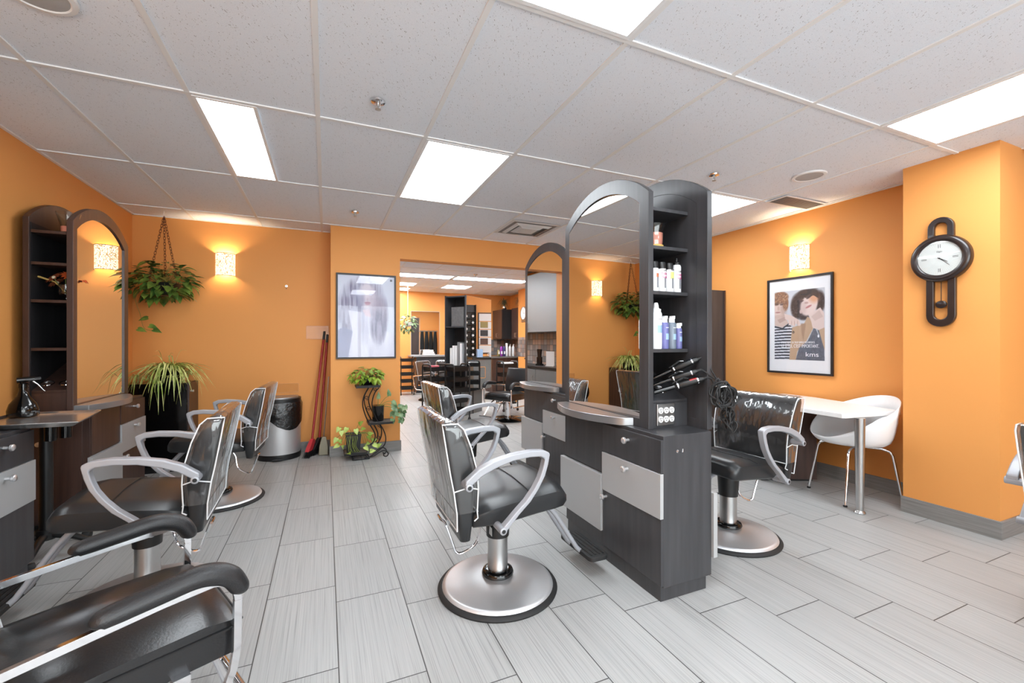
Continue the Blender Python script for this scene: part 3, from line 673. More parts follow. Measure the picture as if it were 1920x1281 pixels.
# curling irons in the tool ramp
def iron(label, tip, butt, r, cord, red=False):
    t = thing('curling_iron', label, 'curling iron', tip, 0, 'curling irons in the tower tool rings')
    a = Vector((0, 0, 0)); b = Vector(butt) - Vector(tip); q = lambda f: a.lerp(b, f)
    MB().tube([q(-.25), q(.35)], r * .62, 12).build('barrel', 'gloss', t)
    MB().tube([q(.28), q(.32), q(.9), q(1)], [r * .7, r, r * 1.02, r * .85], 14).build('handle', 'black', t)
    for f0 in (.34, .84): MB().tube([q(f0), q(f0 + .03)], r * 1.12, 14).build('ring', 'chrome', t)
    cl = MB().tube([q(.22) + Vector((0, 0, r * 1.1)), q(.5) + Vector((0, 0, r * 1.9)), q(.62) + Vector((0, 0, r * 1.3))], r * .35, 8); cl.build('clamp_lever', 'gloss', t)
    if red: MB().tube([q(.62) + Vector((0, -r * .5, r * .62)), q(.82) + Vector((0, -r * .5, r * .62))], r * .45, 8).build('switch', 'red', t)
    MB().tube([q(1), q(1.12), q(1.2) + Vector((0, 0, -.012))], [.009, .006, .005], 10).build('strain_relief', 'rubber', t)
    e = q(1.2) + Vector((0, 0, -.012)) + Vector(tip)
    MB().tube([Vector(p) - Vector(tip) for p in smoothpath([e] + cord, 5)], .0042, 6).build('cord', 'rubber', t)
def coil(c, rx, rz, n, seed, tail):
    rg = random.Random(seed); P = []
    for i in range(n * 8):
        a = 2 * PI * i / 8 + rg.uniform(-.2, .2); k = 1 + rg.uniform(-.3, .25); th = .5 * math.sin(i * .37 + seed)
        P.append((c[0] + rx * k * math.cos(a) * math.cos(th) + .012 * math.sin(i * .3), c[1] + .018 * math.sin(i * 1.3) + rg.uniform(-.012, .012), c[2] + rz * k * math.sin(a)))
    return P + tail
iron('uppermost curling iron leaning in the tower rings', (SX + .185, SY + .20, 1.075), (SX + .325, SY + .09, 1.160), .0165, coil((SX + .325, SY - .05, .995), .050, .060, 9, 1, [(SX + .37, SY - .05, .93), (SX + .375, SY - .05, .88)]))
iron('middle curling iron with a chrome tip, in the tower rings', (SX + .165, SY + .18, 1.035), (SX + .300, SY + .07, 1.100), .015, coil((SX + .385, SY - .04, .985), .042, .055, 8, 2, [(SX + .40, SY - .05, .90)]))
iron('lowest curling iron with a small red switch', (SX + .165, SY + .16, 1.000), (SX + .325, SY + .05, 1.062), .018, coil((SX + .415, SY - .03, .86), .026, .052, 8, 3, [(SX + .43, SY - .04, .80)]), True)
t = thing('cord_tie', 'pale plastic tie bundling the curling iron cords', 'cord tie', (SX + .33, SY - .045, 1.03))
MB().tube(smoothpath([(-.02, -.02, 0), (0, -.03, .004), (.022, -.02, 0), (.024, .02, -.004), (0, .03, 0), (-.022, .02, 0)], 4, True), .003, 6, True).build('loop', 'white', t)

# ---------------------------------------------------------------- left wall station things
Z3 = 1.513
t = thing('flower_vase', 'cut glass vase with orange and rust daisies in the left tower', 'vase', (-1.57, 3.78, 1.5135))
MB().lathe([(.028, 0), (.03, .006), (.012, .018), (.014, .03), (.038, .05), (.044, .11), (.040, .115), (.034, .055), (.0001, .036)], n=14).build('vase', 'smokeglass', t, smooth=0)
rg = random.Random(5)
for (dx, dy, dz, m_) in ((-.05, -.03, .155, 'rustp'), (.03, -.03, .17, 'orangep'), (.06, .02, .16, 'orangep'), (-.02, .03, .19, 'rustp'), (-.06, .03, .13, 'rustp')):
    f = MB(); ax = Vector((dx, dy - .03, .07)).normalized(); u = ax.orthogonal().normalized(); v = ax.cross(u)
    for k in range(14):
        a = 2 * PI * k / 14; d_ = u * math.cos(a) + v * math.sin(a); s_ = ax.cross(d_) * .008; p = Vector((dx, dy, dz))
        f.add([p + d_ * .008, p + d_ * .03 + s_ + ax * .006, p + d_ * .052 + ax * .002, p + d_ * .03 - s_ + ax * .006], [(0, 1, 2, 3)])
    fl_ = f.build('flower', m_, t, fixn=False); MB().ball((dx, dy, dz + .002), .011, 10).build('flower_centre', 'cream' if m_ == 'rustp' else 'rustp', fl_)
    MB().tube([(0, 0, .05), (dx * .6, dy * .6, dz * .7), (dx, dy, dz)], .0022, 6).build('stem', 'stem', fl_)
MB().tube([(0, 0, .06), (-.05, -.02, .13), (-.11, -.05, .155), (-.17, -.06, .165)], [.002, .004, .007, .001], 6).build('grass_spike', 'gold', t)
t = thing('candle_glass', 'clear flared glass on top of the left tower', 'glass', (-1.535, 3.72, 1.953))
MB().lathe([(.03, 0), (.038, .005), (.04, .05), (.062, .135), (.0605, .135), (.037, .05), (.0001, .008)], n=24).build('cup', 'glass', t); MB().lathe([(.036, .01), (.037, .045), (.0001, .046)], n=20).build('candle', 'candle', t)
t = thing('trigger_bottle', 'black trigger spray bottle standing on the instrument tray', 'bottle', (-1.60, 3.40, .8215), R(25)); t.scale = (1.25, 1.25, 1.25)
MB().lathe([(.045, 0), (.052, .006), (.053, .03), (.045, .06), (.022, .095), (.014, .12), (.014, .14)], n=28).build('body', 'gloss', t, smooth=60)
MB().lathe([(.017, .132), (.017, .15), (.010, .156)], n=18).tube([(-.02, 0, .168), (.03, 0, .172), (.055, 0, .176)], [.013, .012, .008], 10).build('spray_head', 'gloss', t)
MB().tube([(.026, 0, .165), (.045, 0, .145), (.062, 0, .118), (.068, 0, .112)], [.006, .005, .004, .003], 8, sx=.6).build('trigger', 'steel', t)
t = thing('tray_stand', 'black wheeled stand holding a shallow steel instrument tray', 'tray stand', (-1.50, 3.395, 0))
MB().tube([(0, 0, .12), (0, 0, .80)], .03, 20).tube([(0, 0, .10), (0, 0, .16)], .045, 20).build('post', 'black', t)
for k in range(5):
    a = R(-10 + 72 * k); c, s_ = math.cos(a), math.sin(a)
    lg = MB().tube([(.03 * c, .03 * s_, .125), (.12 * c, .12 * s_, .11), (.21 * c, .21 * s_, .075)], [.02, .018, .014], 10).build('leg', 'black', t)
    MB().lathe([(.006, -.022), (.024, -.02), (.026, -.012), (.026, .012), (.024, .02), (.006, .022)], (0, 0, 0), 18, ax='y').xf(Matrix.Translation((.225 * c, .225 * s_, .0265)) @ Matrix.Rotation(a + .5, 4, 'Z')).build('caster', 'rubber', lg)
to = [(.30, -.395), (.225, .065), (.20, .095), (-.20, .115), (-.15, -.365)]
ti = [(x * .9, y * .93) for x, y in to]; k = len(to)
vs = [(x, y, .832) for x, y in to] + [(x, y, .818) for x, y in ti] + [(x, y, .826) for x, y in to] + [(x * .88, y * .92, .803) for x, y in to]
fs = [(i, (i + 1) % k, k + (i + 1) % k, k + i) for i in range(k)] + [tuple(range(k, 2 * k))] + [(2 * k + i, 2 * k + (i + 1) % k, 3 * k + (i + 1) % k, 3 * k + i) for i in range(k)] + [tuple(range(3 * k, 4 * k))] + [(i, (i + 1) % k, 2 * k + (i + 1) % k, 2 * k + i) for i in range(k)]
MB().add(vs, fs).build('tray', 'traym', t, bevel=.002, smooth=0)
for dx, dy in ((.09, -.16), (.12, -.08)):
    MB().lathe([(.026, .70), (.028, .80), (.024, .80), (.022, .70)], (dx, dy, 0), 20).build('tool_holder', 'gloss', t)

# ---------------------------------------------------------------- chrome framed armchairs
def chrome_chair(label, group, film=True, flat=False):
    t = thing('hydraulic_armchair', label, 'chair', (0, 0, 0), 0, group)
    MB().lathe([(.30, 0), (.30, .012), (.27, .03), (.10, .055), (.06, .06), (.0001, .06)], n=40).build('base_disc', 'gloss' if not flat else 'brushed', t)
    MB().lathe([(.05, .055), (.05, .30), (.06, .30), (.06, .345)], n=24).build('hydraulic_column', 'chrome', t)
    zt = .455
    def sec(x, zt, zb, hw=.245):
        return [(x, y, zt - .02 * (abs(y) / hw) ** 4) for y in np.linspace(-hw, hw, 9)] + [(x, hw, zb), (x, 0, zb), (x, -hw, zb)]
    MB().loft([sec(-.22, .42, .35, .22), sec(-.20, .44, .34), sec(0, zt, .335), sec(.20, zt + .005, .335), sec(.27, zt - .005, .335), sec(.292, zt - .03, .345, .235), sec(.298, .40, .36, .225)]).build('seat', 'leather', t, smooth=60)
    MB().tube([(-.2, -.247, .405), (.27, -.247, .41), (.299, -.22, .41), (.302, 0, .412), (.299, .22, .41), (.27, .247, .41), (-.2, .247, .405)], .004, 6).build('welt', 'black', t)
    bk = MB()
    def bs(z, x, hw, th=.04): return [(x + a, b, z) for a, b in rnd_rect(-th, 0, -hw, hw, .015, 3)]
    back = MB().loft([bs(.44, -.20, .20), bs(.46, -.205, .215, .055), bs(.60, -.225, .22, .06), bs(.80, -.275, .22, .05), bs(.82, -.285, .21, .03)]).build('backrest', 'leather', t, smooth=60)
    if film:
        f = MB().loft([bs(.36, -.165, .225, .085), bs(.46, -.185, .232, .09), bs(.60, -.21, .235, .09), bs(.80, -.262, .233, .075), bs(.835, -.275, .215, .045)], cap=False)
        k = 16; f.f.append(tuple(range(4 * k, 5 * k))); f.mi.append(0); fo = f.build('plastic_cover', 'film', t, smooth=60)
        MB().tube([(-.163, -.226, .36), (-.184, -.233, .46), (-.208, -.236, .60), (-.26, -.234, .80), (-.275, -.2, .838), (-.275, .2, .838), (-.26, .234, .80), (-.208, .236, .60), (-.184, .233, .46), (-.163, .226, .36)], .003, 6).build('piping', 'piping', fo)
    for s_ in (-1, 1):
        y = s_ * .272; loop = [(.262, .30), (.272, .36), (.274, .50)] + arcpts(.20, .50, .075, 0, 80, 6) + [(.10, .567), (-.10, .545), (-.27, .525)] + arcpts(-.27, .50, .025, 90, 180, 3) + [(-.285, .42), (-.25, .27), (-.20, .235), (.20, .235), (.245, .26)]
        f = MB()
        if flat:
            P = [Vector((x, z)) for x, z in loop]; k = len(P); o, i_ = [], []
            for j in range(k):
                d = (P[(j + 1) % k] - P[j - 1]).normalized(); nrm = Vector((d.y, -d.x)) * .016
                if (P[j] - Vector((0, .42))).dot(nrm) < 0: nrm = -nrm
                o.append(tuple(P[j] + nrm * .5)); i_.append(tuple(P[j] - nrm * .5 * 1.5))
            f.ring(o, i_, y - .008, y + .008, 'y')
            fr = f.build('side_frame', 'chrome', t, bevel=.002, smooth=40)
        else: fr = f.tube([(x, y, z) for x, z in loop], .0115, 10, True).build('side_frame', 'chrome', t)
        pp = [(-.03, .568), (-.02, .578), (.02, .585), (.10, .595), (.17, .603), (.22, .594), (.255, .572), (.277, .535), (.281, .52)]
        k9 = smoothpath([(x, y, z) for x, z in pp], 4); MB().tube(k9, [float(np.interp(i / 4, range(9), [.016, .028, .032, .034, .036, .037, .036, .032, .02])) for i in range(len(k9))], 16, sx=.8).build('arm_pad', 'pad', fr)
        for xa, xb, za, zb, yi in ((-.16, -.12, .325, .345, .24), (.12, .16, .325, .345, .24), (-.275, -.255, .5, .53, .2)):
            MB().box((xa, min(y, s_ * yi), za), (xb, max(y, s_ * yi), zb)).build('bracket', 'chrome', fr, smooth=0)
    fx = .34 if flat else .50
    for y in (-.1, .1): MB().tube([(.20, y, .34), (.20 + (fx - .2) * .33, y, .30), (fx - .04, y, .13), (fx, y, .11)], .010, 8).build('footrest_bar', 'chrome', t)
    MB().tube([(fx, -.17, .11), (fx, .17, .11)], .012, 10).build('foot_bar', 'chrome', t)
    return t
c = chrome_chair('foreground black armchair with flat chrome arms and padded rests, bottom left', 'chrome framed armchairs', True, True)
c.location = (-.60, 1.60, 0); c.rotation_euler = (0, 0, R(26))

# ---------------------------------------------------------------- plants
def leaf(mb, p, d, up, L, W, heart=True, curl=.25, m=0):
    p = Vector(p); d = Vector(d).normalized(); up = Vector(up); s_ = d.cross(up)
    s_ = s_.normalized() if s_.length > 1e-4 else d.orthogonal().normalized(); n = s_.cross(d)
    def q(a, b, c): return p + d * (a * L) + s_ * (b * W) + n * (c * L)
    prof = ((-.10, .28), (.06, .48), (.30, .50), (.58, .36), (.82, .15)) if heart else ((.0, .12), (.15, .4), (.4, .5), (.7, .36), (.88, .14))
    mid = [q(0, 0, 0)] + [q(a, 0, -curl * a * a - .0) for a in (.12, .32, .58, .82)] + [q(1.02, 0, -curl * 1.05)]
    Lf = [q(a, b, .10 * b * 2 - curl * a * a) for a, b in prof]; Rt = [q(a, -b, .10 * b * 2 - curl * a * a) for a, b in prof]
    vs = mid + Lf + Rt; fs = [(0, 1, 7, 6), (1, 2, 8, 7), (2, 3, 9, 8), (3, 4, 10, 9), (4, 5, 10)]
    fs += [(1, 0, 11, 12), (2, 1, 12, 13), (3, 2, 13, 14), (4, 3, 14, 15), (5, 4, 15)]
    mb.add(vs, fs, m)
def bushy(parent, c, rx, ry, rz, n, L, mats, seed, zmin=-1, squeeze=None, droop=.5, cup=.0):
    rg = random.Random(seed); mb = MB(); st = MB()
    for i in range(n):
        a = rg.uniform(0, 2 * PI); u = rg.uniform(zmin, 1); k = math.sqrt(max(0, 1 - u * u)) * rg.uniform(.7, 1.05)
        p = Vector((c[0] + rx * k * math.cos(a), c[1] + ry * k * math.sin(a), c[2] + rz * u * rg.uniform(.75, 1.1)))
        if squeeze and p.y > squeeze: p.y = squeeze - rg.uniform(0, .03)
        d = Vector((math.cos(a), math.sin(a), u * .5 - droop * rg.uniform(.4, 1.2))) + Vector((rg.uniform(-.6, .6), rg.uniform(-.6, .6), rg.uniform(-.3, .3)))
        l = L * rg.uniform(.7, 1.2); leaf(mb, p, d, (rg.uniform(-.3, .3), rg.uniform(-.5, .1), 1), l, l * .72, True, rg.uniform(.1, .35), 0)
        if i % 3 == 0: st.tube([(c[0], c[1], c[2] - rz * .3), Vector(c).lerp(p, .6) + Vector((0, 0, .03)), p], .0018, 5)
    o = mb.build('foliage', mats, parent, fixn=False, smooth=80)
    if st.v: st.build('stems', 'stem', parent)
    return o
def pot(parent, prof, m_, soil=None, n=28, at=(0, 0, 0)):
    o = MB().lathe(prof, at, n, cap=True).build('pot', m_, parent, smooth=50); return o
M['soil'] = mat('soil', lin(58, 46, 38), .9, bump=(80, .8, .006))
# hanging pothos
t = thing('hanging_pothos', 'trailing pothos in a black hanging basket on chains by the left corner', 'hanging plant', (-1.445, 5.20, 1.72))
pot(t, [(.07, -.02), (.085, -.015), (.13, .09), (.138, .10), (.125, .10), (.0001, .08)], 'black')
bushy(t, (0, 0, .12), .25, .21, .19, 190, .092, ['leaf'], 3, -.9, .20, .35)
ch = MB()
for k in range(3):
    a = R(100 + 120 * k); b0 = Vector((.128 * math.cos(a), .128 * math.sin(a), .10)); b1 = Vector((0, 0, .755)); N = 24; L = (b1 - b0).length / N
    for i in range(N):
        p, q2 = b0.lerp(b1, i / N), b0.lerp(b1, (i + 1) / N); d = (q2 - p).normalized(); u = d.orthogonal().normalized(); v = d.cross(u)
        if i % 2: u = v
        ctr = (p + q2) / 2; ch.tube([ctr + d * (math.cos(R(x)) * L * .72) + u * (math.sin(R(x)) * .0095) for x in range(0, 360, 40)], .0021, 6, True)
ch.build('chain', mat('rusty_iron', lin(96, 48, 30), .5, .5), t)
MB().tube([Vector((0, .016 * math.cos(R(x)), .77 + .016 * math.sin(R(x)))) for x in range(0, 360, 30)], .002, 6, True).tube([(0, 0, .786), (0, 0, .806)], .003, 6).build('ceiling_hook', 'white', t)
tr = MB(); ts = MB(); rg = random.Random(8)
P = smoothpath([(-.14, -.04, .10), (-.20, -.06, -.05), (-.17, -.05, -.2), (-.145, -.04, -.33), (-.09, -.04, -.36)], 5); ts.tube(P, .0018, 5)
for k, (dx, dy, dz) in enumerate(((.02, -.05, -.24), (-.06, -.04, -.345), (.03, -.05, -.315), (.06, -.05, -.35), (-.24, -.03, 0.0), (-.25, -.04, .06))):
    leaf(tr, (-.13 + dx if k < 4 else dx, dy, dz), ((-1, .9, 1, .8, -1, -1)[k], -.2, -.25), (0, -.8, .6), .075, .052, True, .2)
tr.build('trailing_leaves', 'leaf', t, fixn=False); ts.build('trailing_stem', 'stem', t)
# spider plant on a black cabinet
t = thing('storage_cabinet', 'black cabinet with brown side door in the left back corner', 'cabinet', (-1.495, 5.28, 0))
MB().box((-.262, -.18, .06), (.255, .165, .855)).build('carcass', 'gloss', t, bevel=.002, smooth=0); MB().box((-.25, -.16, 0), (.24, .16, .06)).build('plinth', 'black', t, smooth=0)
d = MB().box((.256, -.16, .07), (.272, .16, .850)).build('door', 'brown', t, bevel=.0015, smooth=0)
MB().lathe([(.005, .27), (.006, .285), (.013, .292), (.013, .30), (.0001, .303)], (0, -.12, .77), 16, ax='x').build('knob', 'knobm', d); d['label'] = 'brown laminate door'
t = thing('spider_plant', 'spider plant with striped arching leaves in a black pot on the corner cabinet', 'potted plant', (-1.40, 5.20, .8555))
pot(t, [(.075, 0), (.085, .004), (.11, .11), (.118, .12), (.118, .135), (.106, .135), (.10, .115), (.0001, .11)], 'gloss')
rg = random.Random(12); bl = MB()
def blade(mb, p0, a, reach, rise, drop, wd, tw=0):
    P = []; N = 9
    for i in range(N + 1):
        f = i / N; r_ = reach * f; z = rise * math.sin(min(1, f * 1.35) * PI * .5) * 1.0 - drop * max(0, f - .35) ** 1.6 * 2.2
        P.append(Vector((p0[0] + r_ * math.cos(a + tw * f), p0[1] + r_ * math.sin(a + tw * f), p0[2] + z)))
    s_ = Vector((-math.sin(a), math.cos(a), 0)); vs = []
    for i, p in enumerate(P):
        f = i / N; w_ = wd * (.5 + 1.2 * f if f < .4 else 1.0) * (1 - f ** 4); w_ = max(w_, .0006)
        vs += [p - s_ * w_ + Vector((0, 0, w_ * .5)), p, p + s_ * w_ + Vector((0, 0, w_ * .5))]
    mb.add(vs, [(3 * i + j, 3 * i + j + 1, 3 * i + j + 4, 3 * i + j + 3) for i in range(N) for j in (0, 1)])
for k in range(120):
    a = rg.uniform(0, 2 * PI); near = math.sin(a) > .3; rc = rg.uniform(.16, .40) * (.5 if near else 1)
    blade(bl, (rg.uniform(-.05, .05), rg.uniform(-.05, .05), .125), a, rc, rg.uniform(.02, .10), rg.uniform(.06, .24), rg.uniform(.0055, .0085), rg.uniform(-.3, .3))
for cx, cy, cz in ((-.22, -.06, -.02), (-.14, -.14, -.03), (.06, -.15, -.03), (.20, -.08, .01), (-.04, -.17, -.06)):
    for k in range(11): blade(bl, (cx, cy, cz + .06), rg.uniform(0, 2 * PI), rg.uniform(.08, .16), rg.uniform(.03, .08), rg.uniform(.08, .3), .006)
for k in range(6): blade(bl, (rg.uniform(-.04, .04), rg.uniform(-.04, .04), .12), rg.uniform(0, 6.28), rg.uniform(.05, .2), rg.uniform(.15, .22), .02, .004)
bl.build('foliage', 'blade', t, fixn=False, smooth=80)

# wall sconces ------------------------------------------------------------------
def sconce(label, loc, rz):
    t = thing('wall_sconce', label, 'wall lamp', loc, rz, 'half round pierced wall sconces')
    r, h, n = .09, .236, 20; vs = []; 
    for rr in (r, r - .002):
        for z in (-h / 2, h / 2):
            for i in range(n + 1): a = PI + PI * i / n; vs.append((rr * math.cos(a), rr * .95 * math.sin(a), z))
    k = n + 1; fs = []
    for i in range(n): fs += [(i, i + 1, k + i + 1, k + i), (2 * k + i, 3 * k + i, 3 * k + i + 1, 2 * k + i + 1), (i, 2 * k + i, 2 * k + i + 1, i + 1), (k + i, k + i + 1, 3 * k + i + 1, 3 * k + i)]
    MB().add(vs, fs).build('shade', 'shade', t, smooth=60)
    for z in (-h / 2, h / 2): MB().tube([(r * 1.005 * math.cos(PI + PI * i / n), r * .955 * math.sin(PI + PI * i / n), z) for i in range(n + 1)], .0025, 6).build('rim', 'iron', t)
    MB().box((-.07, -.006, -.10), (.07, 0, .10)).build('backplate', 'cream', t, smooth=0)
    MB().lathe([(.014, -.05), (.022, -.01), (.022, .02), (.012, .05), (.0001, .055)], (0, -.045, 0), 14).build('bulb', mat('bulb', lin(255, 240, 210), .5, emit=(1, .78, .5, 1), estr=25), t)
    for nm, dz in (('lamp_glow_up', .06), ('lamp_glow_down', -.06)):
        ld = bpy.data.lights.new(nm, 'POINT'); ld.energy = SCONCE if dz > 0 else SCONCE * .35; ld.color = (1, .80, .54); ld.shadow_soft_size = .02
        lo = bpy.data.objects.new(nm, ld); C.objects.link(lo); lo.parent = t; lo.location = (0, -.045, dz)
sconce('half round pierced sconce glowing on the left back wall', (-.985, YB - .001, 2.077), 0)
sconce('half round pierced sconce glowing above the black framed photo print', (XR - .001, 2.773, 2.078), -PI / 2)
# small wall things ----------------------------------------------------------------
t = thing('wall_hook', 'small chrome hook screwed to the left back wall', 'hook', (-.405, YB, 1.868))
MB().lathe([(.014, -.004), (.014, 0)], (0, 0, .012), 14, ax='y').build('plate', 'steel', t); MB().tube([(0, -.004, .02), (0, -.022, .016), (0, -.028, -.004), (0, -.022, -.02), (0, -.012, -.024)], .004, 8).build('hook', 'chrome', t)
t = thing('acrylic_sign_holder', 'clear acrylic plate on the back wall above the red broom handles', 'sign holder', (-.085, YB, 1.362))
MB().ring(rnd_rect(-.12, .12, -.076, .076, .006, 2), rnd_rect(-.1175, .1175, -.0735, .0735, .006, 2), -.006, 0, 'y').build('edge', mat('plate_edge', lin(200, 140, 90), .3), t); MB().box((-.1175, -.003, -.0735), (.1175, -.0015, .0735)).build('plate', 'acrylic', t, smooth=0)
t = thing('acrylic_sign_holder', 'clear acrylic plate on the back wall just above the steel bin', 'sign holder', (-.427, YB, .735))
MB().ring(rnd_rect(-.146, .146, -.05, .05, .006, 2), rnd_rect(-.1435, .1435, -.0475, .0475, .006, 2), -.006, 0, 'y').build('edge', mat('plate_edge', lin(210, 150, 96), .3), t); MB().box((-.1435, -.003, -.0475), (.1435, -.0015, .0475)).build('plate', 'acrylic', t, smooth=0)
# pedal bin -------------------------------------------------------------------------
t = thing('pedal_bin', 'half round stainless steel bin with black lid, by the back wall', 'bin', (-.462, 5.30, 0))
def dsh(s_=1., dy=0): return [(.205 * s_ * math.cos(R(a)), .175 * s_ * math.sin(R(a)) * 1.0 + dy) for a in range(180, 361, 10)] + [(.205 * s_, .10 * s_), (.16 * s_, .135 * s_), (-.16 * s_, .135 * s_), (-.205 * s_, .10 * s_)]
MB().prism(dsh(1.02), 0, .06).build('base', 'black', t, bevel=.006)
MB().prism(dsh(), .058, .60).build('body', 'brushed', t, smooth=40)
MB().prism(dsh(1.02), .60, .645).build('lid_ring', 'black', t, bevel=.008); MB().prism(dsh(.9), .64, .66).build('lid', 'ledge', t, bevel=.006)
MB().box((-.05, -.215, .012), (.05, -.15, .03)).build('pedal', 'black', t, bevel=.004)
bg = MB(); rg = random.Random(4); secs = []
base = dsh(1.0); base = [base[i] for i in range(len(base))]
for f, (z, k) in enumerate(((.605, 1.03), (.575, 1.09), (.535, 1.10), (.49, 1.07))):
    o = []
    for i, (x, y) in enumerate(base):
        ang = math.atan2(y, x); sag = 0
        if f >= 2: sag = -.10 * max(0, math.cos(ang + .95)) ** 2 * (f - 1) * .8 - .02
        kk = k + rg.uniform(-.015, .02); o.append((x * kk, y * kk, z + sag + (rg.uniform(-.006, .006) if f else 0)))
    secs.append(o)
bg.loft(secs, cap=False); bg.build('liner_bag', 'bag', t, smooth=60)
# brooms and dustpan -------------------------------------------------------------------
def broom(label, foot, top, headcol, ang):
    t = thing('broom', label, 'broom', foot, 0, 'red handled brooms leaning in the corner')
    v = Vector(top) - Vector(foot); s0 = v * .1
    MB().tube([v * .12, v * .93], .0125, 12).build('handle', 'red', t); MB().tube([v * .93, v * 1.0], [.0135, .012], 12).build('grip_cap', 'black', t)
    mt = Matrix.Rotation(ang, 4, 'Z')
    MB().loft([[mt @ Vector(p) + v * .045 for p in ((-.12, -.02, .0), (.12, -.02, 0), (.12, .02, 0), (-.12, .02, 0))], [mt @ Vector(p) + v * .075 for p in ((-.09, -.022, .0), (.09, -.022, 0), (.09, .022, 0), (-.09, .022, 0))], [mt @ Vector(p) + v * .13 for p in ((-.02, -.018, 0), (.02, -.018, 0), (.02, .018, 0), (-.02, .018, 0))]]).build('head', headcol, t, bevel=.004)
    br = MB(); rg = random.Random(2)
    for i in range(220):
        x, y = rg.uniform(-.12, .12), rg.uniform(-.018, .018); a = mt @ Vector((x, y, 0)) + v * .05; b = mt @ Vector((x * 1.15, y * 2.2, 0)); b.z = .002
        br.tube([a, b], [.0022, .0012], 4)
    br.build('bristles', 'black', t)
broom('red broom with pink head, outermost in the corner beside the middle wall', (-.155, 5.24, 0), (-.012, 5.435, 1.375), 'redp', R(70))
broom('red broom with black head, behind the pink headed one', (-.075, 5.33, 0), (.02, 5.44, 1.34), 'black', R(55))
t = thing('dustpan', 'taupe lobby dustpan with thin handle against the middle wall side', 'dustpan', (-.02, 5.225, 0))
MB().loft([[(-.05, -.045, .006), (.045, -.045, .006), (.045, -.01, .006), (-.05, -.01, .006)], [(-.045, -.04, .10), (.045, -.04, .10), (.045, .01, .10), (-.045, .01, .10)], [(-.02, -.02, .20), (.025, -.02, .20), (.025, .02, .20), (-.02, .02, .20)]]).build('pan', 'taupe', t, bevel=.006)
MB().tube([(.0, 0, .19), (.035, .06, .62), (.052, .09, .86)], .006, 8).build('handle', 'steel', t)

# ---------------------------------------------------------------- framed prints
class Art:
    """a printed picture sampled on a fine grid and stored as the paper's own colour"""
    def __init__(s, nx, ny, bg):
        s.nx, s.ny = nx, ny; s.U, s.V = np.meshgrid(np.linspace(0, 1, nx), np.linspace(0, 1, ny)); s.c = np.ones((ny, nx, 3)) * np.array(bg, float); s.r = np.random.RandomState(7)
    def noise(s, fx, fy, seed=0):
        r = np.random.RandomState(seed); g = r.rand(fy + 2, fx + 2); x = s.U * fx; y = s.V * fy; i = x.astype(int); j = y.astype(int); a = x - i; b = y - j
        a = a * a * (3 - 2 * a); b = b * b * (3 - 2 * b)
        return (g[j, i] * (1 - a) + g[j, i + 1] * a) * (1 - b) + (g[j + 1, i] * (1 - a) + g[j + 1, i + 1] * a) * b
    def put(s, m, col, al=1.0):
        m = np.clip(m, 0, 1)[..., None] * al; s.c = s.c * (1 - m) + np.array(col, float) * m
    def ell(s, u, v, ru, rv, soft=.15, rot=0):
        x, y = s.U - u, (s.V - v); k = s.asp
        xx = x * math.cos(rot) + y * k * math.sin(rot); yy = -x * math.sin(rot) + y * k * math.cos(rot); d = np.sqrt((xx / ru) ** 2 + (yy / (rv * k)) ** 2)
        return np.clip((1 + soft * .5 - d) / soft, 0, 1)
    def poly(s, P):
        ins = np.zeros(s.U.shape, bool); k = len(P)
        for i in range(k):
            (x0, y0), (x1, y1) = P[i], P[i - 1]
            if y0 == y1: continue
            c = ((y0 > s.V) != (y1 > s.V)) & (s.U < (x1 - x0) * (s.V - y0) / (y1 - y0) + x0); ins ^= c
        m = ins.astype(float); p = np.pad(m, 1, 'edge')
        return (p[1:-1, 1:-1] * 2 + p[:-2, 1:-1] + p[2:, 1:-1] + p[1:-1, :-2] + p[1:-1, 2:]) / 6
    def build(s, name, w, h, parent, mt):
        nx, ny = s.nx, s.ny; vs = [((u - .5) * w, (.5 - v) * h, 0) for v in np.linspace(0, 1, ny) for u in np.linspace(0, 1, nx)]
        fs = [(j * nx + i, (j + 1) * nx + i, (j + 1) * nx + i + 1, j * nx + i + 1) for j in range(ny - 1) for i in range(nx - 1)]
        me = bpy.data.meshes.new(name); me.from_pydata(vs, [], fs); me.materials.append(M['print'])
        at = me.color_attributes.new('print', 'FLOAT_COLOR', 'POINT'); c = np.clip(s.c, 0, 255) / 255
        c = np.where(c <= .04045, c / 12.92, ((c + .055) / 1.055) ** 2.4); rgba = np.ones((nx * ny, 4), np.float32); rgba[:, :3] = c.reshape(-1, 3)
        at.data.foreach_set('color', rgba.ravel()); me.update(); o = bpy.data.objects.new(name, me); C.objects.link(o); o.parent = parent; o.matrix_local = mt; return o
def framed(label, loc, rz, w, h, fw, group=None):
    t = thing('framed_poster', label, 'poster', loc, rz, group)   # faces local -y, centre at origin
    x, z = w / 2, h / 2
    MB().ring([(-x, -z), (x, -z), (x, z), (-x, z)], [(-x + fw, -z + fw), (x - fw, -z + fw), (x - fw, z - fw), (-x + fw, z - fw)], -.022, 0, 'y').build('frame', 'frameblack', t, bevel=.002, smooth=0)
    MB().box((-x + fw, -.008, -z + fw), (x - fw, -.001, z - fw)).build('mount_board', 'paper', t, smooth=0)
    MB().box((-x + fw, -.0145, -z + fw), (x - fw, -.013, z - fw)).build('glazing', 'posterglass', t, smooth=0)
    return t
FACE = lambda x, z, y: frame_mt((x, y, z), (1, 0, 0), (0, 0, 1))
